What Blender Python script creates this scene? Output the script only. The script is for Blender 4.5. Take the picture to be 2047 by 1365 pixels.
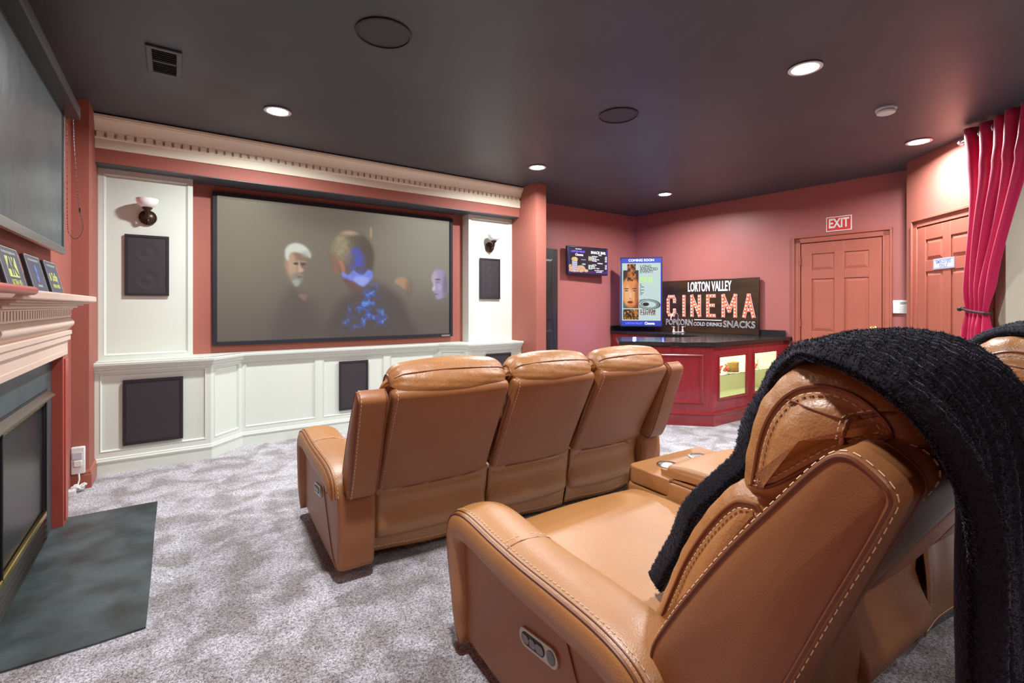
import bpy, bmesh, math, random
import numpy as np
from mathutils import Vector, Matrix
random.seed(7); rng = np.random.default_rng(7)
PI = math.pi
S = bpy.context.scene
C = S.collection
for o in list(bpy.data.objects): bpy.data.objects.remove(o)

# ------------------------------------------------------------------ camera, world, exposure
CAM_H = 1.29
CEIL = 2.75
cd = bpy.data.cameras.new('camera'); cam = bpy.data.objects.new('camera', cd); C.objects.link(cam)
cam.location = (0, 0, CAM_H); cam.rotation_euler = (PI/2, 0, math.radians(-35.0))
cd.sensor_width = 36.0; cd.sensor_fit = 'HORIZONTAL'; cd.lens = 36.0*960/2047
cd.shift_y = -(682.5-611)/2047; cd.clip_start = 0.02; cd.clip_end = 60
S.camera = cam
S.view_settings.view_transform = 'Standard'; S.view_settings.look = 'None'
S.view_settings.gamma = 1.0; S.view_settings.use_curve_mapping = False
S.view_settings.exposure = 0.55
W = bpy.data.worlds.new('world'); S.world = W; W.use_nodes = True
W.node_tree.nodes['Background'].inputs[0].default_value = (0.80, 0.80, 1.0, 1)
W.node_tree.nodes['Background'].inputs[1].default_value = 0.26
LAMP_W = 40.0
try:
    S.cycles.max_bounces = 12; S.cycles.transmission_bounces = 12; S.cycles.transparent_max_bounces = 12; S.cycles.diffuse_bounces = 4; S.cycles.glossy_bounces = 3
    S.cycles.sample_clamp_indirect = 4.0
except Exception: pass

# ------------------------------------------------------------------ materials
MATS = {}
def mat(name, col, rough=0.6, metal=0.0, spec=0.5, noise=None, bump=None, emit=None, coat=0.0, sheen=0.0, trans=0.0, col2=None, stretch=None, ior=None):
    """noise=(scale, amount) mixes towards col2; bump=list of (kind, scale, strength, dist)"""
    if name in MATS: return MATS[name]
    m = bpy.data.materials.new(name); m.use_nodes = True; MATS[name] = m
    nt = m.node_tree; N = nt.nodes; L = nt.links; b = N['Principled BSDF']
    b.inputs['Base Color'].default_value = (*col, 1); b.inputs['Roughness'].default_value = rough
    b.inputs['Metallic'].default_value = metal; b.inputs['Specular IOR Level'].default_value = spec
    b.inputs['Coat Weight'].default_value = coat; b.inputs['Sheen Weight'].default_value = sheen
    b.inputs['Transmission Weight'].default_value = trans
    if ior: b.inputs['IOR'].default_value = ior
    if emit:
        b.inputs['Emission Color'].default_value = (*emit[0], 1); b.inputs['Emission Strength'].default_value = emit[1]
    if noise or bump:
        tc = N.new('ShaderNodeTexCoord'); mp = N.new('ShaderNodeMapping'); L.new(tc.outputs['Object'], mp.inputs[0])
        if stretch: mp.inputs['Scale'].default_value = stretch
    if noise:
        n = N.new('ShaderNodeTexNoise'); n.inputs['Scale'].default_value = noise[0]; n.inputs['Detail'].default_value = 6
        L.new(mp.outputs[0], n.inputs[0])
        r = N.new('ShaderNodeMapRange'); r.inputs[1].default_value = 0.5-0.25/max(noise[1], .01)*.6; r.inputs[2].default_value = 0.5+0.25/max(noise[1], .01)*.6
        r.inputs[1].default_value = .36; r.inputs[2].default_value = .64; r.inputs[4].default_value = noise[1]
        L.new(n.outputs[0], r.inputs[0])
        mx = N.new('ShaderNodeMix'); mx.data_type = 'RGBA'; mx.inputs[6].default_value = (*col, 1)
        c2 = col2 or tuple(c*.7 for c in col); mx.inputs[7].default_value = (*c2, 1)
        L.new(r.outputs[0], mx.inputs[0]); L.new(mx.outputs[2], b.inputs['Base Color'])
    prev = None
    for (kind, sc, st, di) in (bump or []):
        if kind == 'v':
            t = N.new('ShaderNodeTexVoronoi'); t.feature = 'SMOOTH_F1'
        elif kind == 'w':
            t = N.new('ShaderNodeTexWave')
        else:
            t = N.new('ShaderNodeTexNoise'); t.inputs['Detail'].default_value = 4
        t.inputs['Scale'].default_value = sc; L.new(mp.outputs[0], t.inputs[0])
        bp = N.new('ShaderNodeBump'); bp.inputs['Strength'].default_value = st; bp.inputs['Distance'].default_value = di
        L.new(t.outputs[0], bp.inputs['Height'])
        if prev: L.new(prev.outputs[0], bp.inputs['Normal'])
        prev = bp
    if prev: L.new(prev.outputs[0], b.inputs['Normal'])
    return m

M = {}
M['wall'] = mat('salmon_wall_paint', (.36, .118, .088), .62, noise=(1.3, .35), col2=(.325, .102, .075), bump=[('n', 220, .08, .002)], spec=.3)
M['wall_far'] = mat('brick_red_wall_paint', (.41, .138, .125), .45, noise=(1.3, .3), col2=(.37, .122, .11), bump=[('n', 220, .08, .002)], spec=.35)
M['door_red'] = mat('brick_red_door_paint', (.39, .115, .078), .38, noise=(4, .2), spec=.45)
M['ceiling'] = mat('charcoal_ceiling_paint', (.064, .073, .090), .46, noise=(1.6, .6), col2=(.048, .053, .066), bump=[('n', 160, .12, .002)], spec=.55)
M['cream'] = mat('cream_white_paint', (.67, .72, .645), .45, noise=(1.2, .25), col2=(.63, .67, .59), bump=[('n', 300, .04, .001)], spec=.35)
M['crown'] = mat('cream_crown_paint', (.86, .80, .63), .45, noise=(2, .25), col2=(.80, .72, .53), spec=.35)
M['beige'] = mat('beige_wall_paint', (.60, .55, .42), .6, noise=(1.5, .2), spec=.3)
M['mantel'] = mat('pink_cream_mantel_paint', (.68, .52, .42), .42, noise=(2.2, .5), col2=(.64, .42, .33), spec=.4)
M['mantel_red'] = mat('brick_red_mantel_trim', (.42, .08, .055), .4, noise=(6, .3), spec=.4)
M['black'] = mat('matte_black', (.012, .011, .014), .5)
M['frame_black'] = mat('black_velvet_frame', (.006, .006, .014), .7)
M['grille'] = mat('dark_speaker_cloth', (.030, .026, .031), .55, bump=[('v', 900, .3, .001)], spec=.5)
M['grille_frame'] = mat('dark_speaker_bezel', (.020, .014, .020), .45)
M['brass'] = mat('polished_brass', (.72, .52, .16), .22, metal=1.0)
M['bronze'] = mat('antique_bronze', (.055, .028, .016), .35, metal=.6, bump=[('v', 60, .3, .004)])
M['frosted'] = mat('frosted_white_glass', (.86, .84, .84), .28, coat=.3)
M['chrome'] = mat('polished_chrome', (.92, .92, .95), .30, metal=1.0)
M['steel'] = mat('brushed_steel', (.55, .54, .52), .28, metal=1.0)
M['slate'] = mat('slate_surround', (.062, .084, .094), .45, noise=(3.0, .7), col2=(.030, .040, .046), bump=[('n', 8, .25, .01)], spec=.5)
M['hearth'] = mat('slate_hearth_stone', (.030, .038, .038), .42, noise=(4.5, .95), col2=(.075, .100, .105), bump=[('n', 7, .35, .012), ('n', 60, .12, .003)], spec=.5)
M['hood'] = mat('bronzed_hood_metal', (.20, .17, .14), .35, metal=.8)
M['wood'] = mat('cherry_wood', (.29, .017, .028), .26, noise=(3, .7), col2=(.19, .010, .017), stretch=(6, 6, .8), spec=.6, coat=.3)
M['wood_trim'] = mat('cherry_wood_trim', (.27, .018, .020), .2, noise=(3, .6), col2=(.18, .01, .012), spec=.6, coat=.5)
M['granite'] = mat('black_laminate_counter', (.014, .014, .015), .17, noise=(30, .5), col2=(.03, .03, .032), spec=.5)
M['dark_wood'] = mat('ebony_door_wood', (.018, .014, .014), .4, noise=(5, .8), col2=(.045, .038, .036), stretch=(9, 9, .6), bump=[('n', 40, .3, .003)])
M['leather'] = mat('caramel_leather', (.42, .182, .052), .45, noise=(3.0, .6), col2=(.355, .145, .040), bump=[('n', 5, .22, .02), ('n', 28, .10, .006), ('v', 230, .34, .0018)], spec=1.0)
M['leather_soft'] = mat('caramel_leather_creased', (.42, .178, .050), .44, noise=(3.0, .6), col2=(.35, .140, .037), bump=[('n', 7, .45, .03), ('n', 24, .30, .008), ('v', 230, .36, .0018)], spec=.9)
M['leather_back'] = mat('caramel_leather_smooth_shaded', (.345, .138, .050), .42, noise=(2.5, .6), col2=(.285, .108, .038), bump=[('n', 3.5, .25, .02), ('v', 300, .2, .0012)], spec=.45)  # same caramel leather, base colour darkened to carry the shade on the backs
M['piping'] = mat('shaded_leather_piping', (.20, .062, .022), .4)  # welts in the same leather; crease shading is put into this darker colour
M['thread'] = mat('cream_stitching', (.80, .66, .45), .6)
M['tape'] = mat('white_sheer', (.8, .8, .8), .5)
M['blanket'] = mat('black_plush_throw', (.0075, .0065, .011), .85, sheen=.5, bump=[('n', 140, .7, .004)], spec=.3)
M['blanket'].node_tree.nodes['Principled BSDF'].inputs['Sheen Roughness'].default_value = .35
M['blanket'].node_tree.nodes['Principled BSDF'].inputs['Sheen Tint'].default_value = (.62, .62, .85, 1)
M['plastic'] = mat('white_plastic', (.72, .73, .70), .4)
M['screen_grey'] = mat('grey_screen_fabric', (.085, .105, .110), .33, noise=(2.2, .6), col2=(.055, .068, .074), bump=[('n', 1.6, .5, .05)], spec=.55)
M['casing'] = mat('dark_metal_casing', (.10, .095, .105), .33, metal=.55)
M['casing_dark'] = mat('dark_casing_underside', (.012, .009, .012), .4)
M['silver'] = mat('satin_aluminium', (.42, .42, .40), .3, metal=.9)
M['curtain'] = mat('crimson_curtain', (.52, .007, .075), .42, sheen=.3, bump=[('n', 12, .12, .006)], spec=.35)
M['glass'] = mat('clear_glass', (.95, 1, .97), .02, trans=1.0, ior=1.45)
M['thin_glass'] = mat('thin_jar_glass', (.97, 1, .98), .03, trans=1.0, ior=1.08)
M['lampglow'] = mat('lit_lamp_lens', (1, 1, 1), .5, emit=((1.0, .98, .97), 26))
M['white_letter'] = mat('lit_white_letters', (.8, .8, .9), .5, emit=((.72, .82, 1.0), .55))
M['outline_letter'] = mat('white_letter_outline', (.62, .62, .66), .5, emit=((.8, .85, .9), .12))
M['red_letter'] = mat('lit_red_letters', (.8, .08, .04), .5, emit=((1.0, .14, .07), .48))
M['bulb'] = mat('marquee_bulb_glow', (1, .9, .6), .5, emit=((1.0, .88, .60), .9))
M['blue_led'] = mat('blue_led_frame', (.02, .03, .2), .4, emit=((.03, .07, .85), .20))
M['sign_black'] = mat('espresso_sign_board', (.022, .012, .009), .35, noise=(3, .8), col2=(.06, .028, .010), stretch=(.6, 4, 4))
M['exit_red'] = mat('exit_sign_red', (.62, .05, .04), .5)
M['exit_white'] = mat('exit_sign_white', (.80, .80, .74), .5)
M['cab_in'] = mat('pale_cabinet_interior', (.84, .83, .60), .55)
M['candy_red'] = mat('red_candy', (.70, .08, .06), .35)
M['candy_gold'] = mat('golden_snacks', (.55, .30, .05), .45, noise=(60, .8), col2=(.25, .10, .02))
M['placard'] = mat('slate_blue_placard', (.085, .088, .135), .35)
M['placard_green'] = mat('lime_print', (.58, .66, .20), .5)
M['placard_edge'] = mat('pale_placard_edge', (.55, .60, .52), .5)
M['placard_blue'] = mat('blue_print', (.16, .30, .85), .5)
M['lavender'] = mat('lavender_sign', (.50, .56, .74), .5)
M['lavender_ink'] = mat('slate_ink', (.16, .20, .36), .5)
M['black_ink'] = mat('black_ink', (.02, .02, .02), .6)
M['rug'] = None

def carpet_mat():
    m = bpy.data.materials.new('mauve_shag_carpet'); m.use_nodes = True; nt = m.node_tree; N = nt.nodes; L = nt.links
    b = N['Principled BSDF']; b.inputs['Roughness'].default_value = .95; b.inputs['Specular IOR Level'].default_value = .1
    b.inputs['Sheen Weight'].default_value = .25
    tc = N.new('ShaderNodeTexCoord')
    def noise(sc, det, r0, r1, dist=0.0):
        n = N.new('ShaderNodeTexNoise'); n.inputs['Scale'].default_value = sc; n.inputs['Detail'].default_value = det
        n.inputs['Distortion'].default_value = dist
        L.new(tc.outputs['Object'], n.inputs[0]); r = N.new('ShaderNodeMapRange'); r.inputs[1].default_value = r0; r.inputs[2].default_value = r1
        L.new(n.outputs[0], r.inputs[0]); return r, n
    big, _ = noise(5.5, 7, .40, .60, .5)
    fine, fn = noise(120, 6, .37, .60, 1.2)
    m1 = N.new('ShaderNodeMix'); m1.data_type = 'RGBA'; m1.inputs[6].default_value = (.42, .385, .39, 1); m1.inputs[7].default_value = (.72, .72, .77, 1)
    L.new(big.outputs[0], m1.inputs[0])
    m2 = N.new('ShaderNodeMix'); m2.data_type = 'RGBA'; m2.blend_type = 'MULTIPLY'; m2.inputs[0].default_value = 1
    cr = N.new('ShaderNodeMix'); cr.data_type = 'RGBA'; cr.inputs[6].default_value = (.30, .26, .27, 1); cr.inputs[7].default_value = (1.15, 1.15, 1.15, 1)
    L.new(fine.outputs[0], cr.inputs[0]); L.new(m1.outputs[2], m2.inputs[6]); L.new(cr.outputs[2], m2.inputs[7])
    L.new(m2.outputs[2], b.inputs['Base Color'])
    bp = N.new('ShaderNodeBump'); bp.inputs['Strength'].default_value = .9; bp.inputs['Distance'].default_value = .012
    L.new(fn.outputs[0], bp.inputs['Height'])
    b2 = N.new('ShaderNodeBump'); b2.inputs['Strength'].default_value = .35; b2.inputs['Distance'].default_value = .03
    n3 = N.new('ShaderNodeTexNoise'); n3.inputs['Scale'].default_value = 14; L.new(tc.outputs['Object'], n3.inputs[0])
    L.new(n3.outputs[0], b2.inputs['Height']); L.new(bp.outputs[0], b2.inputs['Normal']); L.new(b2.outputs[0], b.inputs['Normal'])
    return m
M['carpet'] = carpet_mat()

# ------------------------------------------------------------------ mesh helpers
def obj(name, verts, faces, m, parent=None, smooth=False, angle=35, bevel=0, seg=2):
    me = bpy.data.meshes.new(name); me.from_pydata([tuple(map(float, v)) for v in verts], [], faces)
    bm = bmesh.new(); bm.from_mesh(me); bmesh.ops.recalc_face_normals(bm, faces=bm.faces); bm.to_mesh(me); bm.free()
    me.materials.append(m if not isinstance(m, str) else M[m])
    o = bpy.data.objects.new(name, me); C.objects.link(o)
    if parent: o.parent = parent
    if smooth:
        me.polygons.foreach_set('use_smooth', [True]*len(me.polygons))
        try: me.set_sharp_from_angle(angle=math.radians(angle))
        except Exception: pass
    if bevel:
        b = o.modifiers.new('bevel', 'BEVEL'); b.width = bevel; b.segments = seg; b.limit_method = 'ANGLE'
        me.polygons.foreach_set('use_smooth', [True]*len(me.polygons))
        try: me.set_sharp_from_angle(angle=math.radians(40))
        except Exception: pass
    return o

class MB:
    def __init__(s): s.v = []; s.f = []; s.T = Matrix()
    def add(s, vs, fs):
        n = len(s.v)
        s.v += [tuple(s.T @ Vector(v)) for v in vs]; s.f += [tuple(n+i for i in f) for f in fs]
    def box(s, x0, x1, y0, y1, z0, z1):
        vs = [(x, y, z) for x in (x0, x1) for y in (y0, y1) for z in (z0, z1)]
        s.add(vs, [(0, 1, 3, 2), (4, 6, 7, 5), (0, 4, 5, 1), (2, 3, 7, 6), (0, 2, 6, 4), (1, 5, 7, 3)])
    def frustum(s, x0, x1, z0, z1, y0, y1, ins):   # raised field: base rect at y0, top rect inset at y1
        vs = [(x0, y0, z0), (x1, y0, z0), (x1, y0, z1), (x0, y0, z1), (x0+ins, y1, z0+ins), (x1-ins, y1, z0+ins), (x1-ins, y1, z1-ins), (x0+ins, y1, z1-ins)]
        s.add(vs, [(0, 1, 2, 3), (4, 5, 6, 7), (0, 1, 5, 4), (1, 2, 6, 5), (2, 3, 7, 6), (3, 0, 4, 7)])
    def prism(s, poly, z0, z1):                    # poly in xy
        n = len(poly); vs = [(x, y, z0) for x, y in poly]+[(x, y, z1) for x, y in poly]
        s.add(vs, [tuple(range(n-1, -1, -1)), tuple(range(n, 2*n))]+[(i, (i+1) % n, n+(i+1) % n, n+i) for i in range(n)])
    def tube(s, pts, r, n=8, closed=False, caps=True):
        pts = [Vector(p) for p in pts]; k = len(pts); rings = []
        up = Vector((0, 0, 1)); prevn = None
        for i in range(k):
            if closed: t = pts[(i+1) % k]-pts[i-1]
            else: t = pts[min(i+1, k-1)]-pts[max(i-1, 0)]
            t = t.normalized() if t.length > 1e-9 else Vector((0, 0, 1))
            a = prevn if prevn is not None else (up if abs(t.dot(up)) < .9 else Vector((1, 0, 0)))
            nn = (a-t*a.dot(t)); nn = nn.normalized() if nn.length > 1e-6 else t.orthogonal().normalized()
            prevn = nn; bb = t.cross(nn); rr = r[i] if isinstance(r, (list, tuple)) else r
            rings.append([pts[i]+(nn*math.cos(2*PI*j/n)+bb*math.sin(2*PI*j/n))*rr for j in range(n)])
        vs = [v for ring in rings for v in ring]; fs = []
        for i in range(k if closed else k-1):
            for j in range(n):
                a, b = i*n+j, i*n+(j+1) % n; c, d = ((i+1) % k)*n+(j+1) % n, ((i+1) % k)*n+j
                fs.append((a, b, c, d))
        if caps and not closed: fs += [tuple(range(n-1, -1, -1)), tuple((k-1)*n+j for j in range(n))]
        s.add(vs, fs)
    def lathe(s, prof, n=24, axis='z', cx=0, cy=0, cz=0):   # prof: (r, h)
        vs = []; fs = []
        for (r, h) in prof:
            for j in range(n):
                a = 2*PI*j/n; p = (r*math.cos(a), r*math.sin(a), h)
                if axis == 'y': p = (p[0], p[2], p[1])
                if axis == 'x': p = (p[2], p[0], p[1])
                vs.append((p[0]+cx, p[1]+cy, p[2]+cz))
        for i in range(len(prof)-1):
            for j in range(n): fs.append((i*n+j, i*n+(j+1) % n, (i+1)*n+(j+1) % n, (i+1)*n+j))
        fs += [tuple(range(n)), tuple((len(prof)-1)*n+j for j in range(n))]
        s.add(vs, fs)
    def sweep(s, path, prof, closed_prof=True, closed=False):
        """path: xy polyline, room on the right-hand side (y-). prof: (out, z), out>0 is into the room."""
        k = len(path); rings = []
        for i in range(k):
            p = Vector(path[i]); ds = []
            if i > 0 or closed: ds.append((p-Vector(path[i-1])).normalized())
            if i < k-1 or closed: ds.append((Vector(path[(i+1) % k])-p).normalized())
            ns = [Vector((d.y, -d.x)) for d in ds]
            if len(ns) == 2:
                nn = (ns[0]+ns[1]).normalized(); nn = nn/max(nn.dot(ns[0]), .2)
            else: nn = ns[0]
            rings.append([(p.x+nn.x*o, p.y+nn.y*o, z) for o, z in prof])
        m = len(prof); vs = [v for r in rings for v in r]; fs = []
        for i in range(k if closed else k-1):
            for j in range(m if closed_prof else m-1):
                a, b = i*m+j, i*m+(j+1) % m; i2 = (i+1) % k
                fs.append((a, b, i2*m+(j+1) % m, i2*m+j))
        if closed_prof and not closed: fs += [tuple(range(m)), tuple((k-1)*m+j for j in range(m))]
        s.add(vs, fs)
    def sphere(s, c, r, n=10, sc=(1, 1, 1)):
        prof = [(max(1e-4, math.sin(PI*i/n))*r, -math.cos(PI*i/n)*r) for i in range(n+1)]
        t = s.T.copy(); s.T = t @ Matrix.Translation(c) @ Matrix.Diagonal((*sc, 1)); s.lathe(prof, max(8, n)); s.T = t
    def build(s, name, m, parent=None, **k): return obj(name, s.v, s.f, m, parent, **k)

def frame(p0, ang):  # local x along wall to the viewer's right, local -y into the room
    return Matrix.Translation((p0[0], p0[1], p0[2] if len(p0) > 2 else 0)) @ Matrix.Rotation(ang, 4, 'Z')
def tag(o, label=None, cat=None, group=None, kind=None):
    if label: o['label'] = label
    if cat: o['category'] = cat
    if group: o['group'] = group
    if kind: o['kind'] = kind
    return o
def thing(name, label, cat, loc=(0, 0, 0), rz=0, group=None):
    o = bpy.data.objects.new(name, None); C.objects.link(o); o.empty_display_size = .1
    o.location = loc; o.rotation_euler = (0, 0, rz); return tag(o, label, cat, group)
def place(o, loc, rz=0): o.location = loc; o.rotation_euler = (0, 0, rz); return o
def struct(o): o['kind'] = 'structure'; return o
def copy_tree(o, parent=None):
    c = o.copy(); C.objects.link(c)
    if parent: c.parent = parent
    for ch in list(o.children): copy_tree(ch, c)
    return c
_fc = {}
def text(body, size, m, parent, loc, extrude=.001, align='CENTER', sx=1.0, outline=0, name='lettering', offset=0.0, rot=(PI/2, 0, 0), bold=0):
    cu = bpy.data.curves.new(name, 'FONT'); cu.body = body; cu.size = size; cu.align_x = align; cu.align_y = 'CENTER'
    cu.extrude = extrude; cu.offset = offset+bold; cu.resolution_u = 3
    if outline: cu.fill_mode = 'NONE'; cu.extrude = 0; cu.bevel_depth = outline; cu.bevel_resolution = 0
    to = bpy.data.objects.new('tmp', cu); C.objects.link(to)
    dg = bpy.context.evaluated_depsgraph_get(); me = bpy.data.meshes.new_from_object(to.evaluated_get(dg)); bpy.data.objects.remove(to); bpy.data.curves.remove(cu)
    me.materials.clear(); me.materials.append(M[m] if isinstance(m, str) else m); me.name = name
    o = bpy.data.objects.new(name, me); C.objects.link(o); o.parent = parent
    o.location = loc; o.rotation_euler = rot; o.scale = (sx, 1, 1); return o
def fit(o, w, h):
    xs = [v.co.x for v in o.data.vertices]; ys = [v.co.y for v in o.data.vertices]
    cx, cy = (max(xs)+min(xs))/2, (max(ys)+min(ys))/2
    for v in o.data.vertices: v.co.x -= cx; v.co.y -= cy
    o.scale = (w/(max(xs)-min(xs)), h/(max(ys)-min(ys)), 1); return o
def picture(name, w, h, nx, ny, fn, strength, parent, loc, rough=.4, emissive=True, base=1.0):
    s, t = np.meshgrid(np.linspace(0, 1, nx), np.linspace(0, 1, ny)); rgb = fn(s, t)
    vs = np.stack([s.ravel()*w, np.zeros(nx*ny), t.ravel()*h], 1)
    fs = [(j*nx+i, j*nx+i+1, (j+1)*nx+i+1, (j+1)*nx+i) for j in range(ny-1) for i in range(nx-1)]
    me = bpy.data.meshes.new(name); me.from_pydata(vs.tolist(), [], fs)
    a = me.color_attributes.new('picture', 'FLOAT_COLOR', 'POINT')
    a.data.foreach_set('color', np.concatenate([np.clip(rgb, 0, 1).reshape(-1, 3), np.ones((nx*ny, 1))], 1).ravel().astype(np.float32))
    mm = bpy.data.materials.new(name+'_print'); mm.use_nodes = True; N = mm.node_tree.nodes; L = mm.node_tree.links; b = N['Principled BSDF']
    at = N.new('ShaderNodeAttribute'); at.attribute_name = 'picture'; b.inputs['Roughness'].default_value = rough; b.inputs['Specular IOR Level'].default_value = .12
    if emissive:
        b.inputs['Base Color'].default_value = (.02*base, .02*base, .02*base, 1)
        L.new(at.outputs['Color'], b.inputs['Emission Color']); b.inputs['Emission Strength'].default_value = strength
    else: L.new(at.outputs['Color'], b.inputs['Base Color'])
    me.materials.append(mm); o = bpy.data.objects.new(name, me); C.objects.link(o); o.parent = parent; o.location = loc
    return o
def lin(r, g, b): return np.array([((c/255)/12.92 if c/255 <= .04045 else ((c/255+.055)/1.055)**2.4) for c in (r, g, b)])

def catmull(pts, n, closed=True):
    P = np.array(pts, float); k = len(P); out = []
    segs = k if closed else k-1
    for i in range(segs):
        if closed: p0, p1, p2, p3 = P[i-1], P[i], P[(i+1) % k], P[(i+2) % k]
        else: p0, p1, p2, p3 = P[max(i-1, 0)], P[i], P[i+1], P[min(i+2, k-1)]
        for j in range(n):
            t = j/n; out.append(.5*((2*p1)+(-p0+p2)*t+(2*p0-5*p1+4*p2-p3)*t*t+(-p0+3*p1-3*p2+p3)*t**3))
    if not closed: out.append(P[-1])
    return np.array(out)
def pnormals(P, closed=True):
    if closed: t = np.roll(P, -1, 0)-np.roll(P, 1, 0)
    else: t = np.gradient(P, axis=0)
    t /= np.maximum(np.linalg.norm(t, axis=1, keepdims=True), 1e-9)
    return np.stack([t[:, 1], -t[:, 0]], 1)
def area(P): return .5*np.sum(P[:, 0]*np.roll(P[:, 1], -1)-np.roll(P[:, 0], -1)*P[:, 1])

def puffy(name, prof, u0, u1, r, m, parent, bulge=0.0, sub=4, wr=0.0, smoothp=True, nmid=8, capb=.3, wseed=0):
    """leather pad: side profile (v,z) puffed out between u0 and u1 with rounded edges"""
    P = catmull(prof, sub) if smoothp else np.array(prof, float)
    if area(P) < 0: P = P[::-1].copy()
    Nn = pnormals(P); n = len(P); cen = P.mean(0); rings = []
    q = 5
    us = []
    for i in range(q+1):
        th = PI/2*i/q; us.append((u0+r*(1-math.sin(th)), r*(1-math.cos(PI/2-th)) if False else r*(1-math.sin(th))))
    sl = []
    for i in range(q+1):
        th = PI/2*i/q; sl.append((u0+r*(1-math.cos(th)), r*(1-math.sin(th))))
    for i in range(1, nmid):
        sl.append((u0+r+(u1-u0-2*r)*i/nmid, 0))
    for i in range(q, -1, -1):
        th = PI/2*i/q; sl.append((u1-r*(1-math.cos(th)), r*(1-math.sin(th))))
    rs = np.random.default_rng(wseed+int(abs(u0)*100)); ph = rs.uniform(0, 6.28, 8)
    for (u, ins) in sl:
        t = (u-u0)/(u1-u0); bl = bulge*math.sin(PI*t)**.7 if 0 < t < 1 else 0
        Q = P+Nn*(-ins+bl)
        if wr:
            a = np.arange(n)/n*2*PI
            w = wr*(np.sin(a*9+ph[0]+t*7)*np.sin(t*11+ph[1])+.6*np.sin(a*17+ph[2]-t*13))*(1 if 0 < t < 1 else .3)
            Q = Q+Nn*w[:, None]
        rings.append(np.concatenate([np.full((n, 1), u), Q], 1))
    # caps
    def cap(ring, sgn):
        out = []
        c = ring.mean(0)
        for k, f in ((1, .93), (2, .7), (3, .35)):
            R = c+(ring-c)*f; R[:, 0] = ring[0, 0]+sgn*r*capb*(1-f)**.5; out.append(R)
        return out, c+np.array([sgn*r*capb, 0, 0])
    A, ca = cap(rings[0], -1); B, cb = cap(rings[-1], 1)
    allr = A[::-1]+rings+B
    V = np.concatenate(allr+[ca[None], cb[None]]); R = len(allr); F = []
    for i in range(R-1):
        for j in range(n): F.append((i*n+j, i*n+(j+1) % n, (i+1)*n+(j+1) % n, (i+1)*n+j))
    for j in range(n): F.append((R*n, (j+1) % n, j)); F.append((R*n+1, (R-1)*n+j, (R-1)*n+(j+1) % n))
    return obj(name, V, F, m, parent, smooth=True, angle=80)
def loft(name, rings, m, parent, closed=True, caps=True, **k):
    n = len(rings[0]); V = [p for r in rings for p in r]; F = []
    for i in range(len(rings)-1):
        for j in range(n if closed else n-1): F.append((i*n+j, i*n+(j+1) % n, (i+1)*n+(j+1) % n, (i+1)*n+j))
    if caps and closed: F += [tuple(range(n)), tuple((len(rings)-1)*n+j for j in range(n))]
    return obj(name, V, F, m, parent, smooth=True, angle=k.get('angle', 70))
def dashes(mb, pts, length=.011, gap=.008, r=.0013):
    pts = [Vector(p) for p in pts]; pos = 0; acc = 0; on = True; cur = [pts[0]]
    for a, b in zip(pts, pts[1:]):
        d = (b-a).length; done = 0
        while d-done > 1e-7:
            need = (length if on else gap)-acc; step = min(need, d-done); done += step; acc += step
            p = a+(b-a)*(done/d)
            if on: cur.append(p)
            if acc >= (length if on else gap)-1e-7:
                if on and len(cur) > 1: mb.tube([cur[0], cur[-1]], r, 4)
                on = not on; acc = 0; cur = [p]

# ================================================================== STRUCTURE
# floor
mb = MB(); mb.prism([(-1.0, -2.6), (9.0, -2.6), (9.0, 5.6), (-1.0, 5.6)], -.1, 0)
struct(mb.build('floor', 'carpet'))
mb = MB(); mb.prism([(-1.0, -2.6), (9.0, -2.6), (9.0, 5.6), (-1.0, 5.6)], CEIL, CEIL+.1)
struct(mb.build('ceiling', 'ceiling'))
LX = -.60
mb = MB(); mb.box(LX-.12, LX, -2.6, 4.52, 0, CEIL); struct(mb.build('wall_left', 'wall'))
mb = MB(); mb.box(LX-.12, -.505, 4.52, 5.35, 0, CEIL); struct(mb.build('wall_left_corner', 'wall'))
# recess wall behind the screen, full height
mb = MB(); mb.box(-.505, 3.5, 5.15, 5.3, 0, CEIL); struct(mb.build('wall_front', 'wall'))
mb = MB(); mb.box(3.5, 3.652, 4.50, 5.31, 0, CEIL); struct(mb.build('wall_column', 'wall'))
mb = MB(); mb.box(-.72, 4.4, -2.32, -2.2, 0, CEIL); struct(mb.build('wall_rear', 'wall'))
mb = MB(); mb.box(3.652, 6.19, 5.31, 5.43, 0, CEIL); struct(mb.build('wall_back', 'wall_far'))
# soffit over the screen
mb = MB(); mb.box(-.505, 3.5, 4.84, 5.15, 2.392, CEIL); struct(mb.build('wall_soffit', 'wall'))
mb = MB(); mb.box(-.505, 3.5, 4.842, 5.15, 2.385, 2.392); struct(mb.build('ceiling_soffit', 'ceiling'))
# exit wall
BWA = math.atan2(1.78-5.31, 6.45-6.19); BW0 = (6.19, 5.31)
mb = MB(); mb.box(0, 3.62, 0, .12, 0, CEIL); struct(place(mb.build('wall_right', 'wall_far'), (*BW0, 0), BWA))
AWA = math.radians(-135); AW0 = (6.13, 1.71)
mb = MB(); mb.box(0, 1.205, 0, .06, 0, CEIL); struct(place(mb.build('wall_corner', 'wall'), (*AW0, 0), AWA))
# passage wall behind the curtain
e0 = (AW0[0]-1.205*.7071, AW0[1]-1.205*.7071)
mb = MB(); mb.box(0, 3.0, .0, .10, 0, CEIL)
struct(place(mb.build('wall_passage', 'beige'), (e0[0]-.003, e0[1]-.003, 0), AWA+PI/2))

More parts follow.
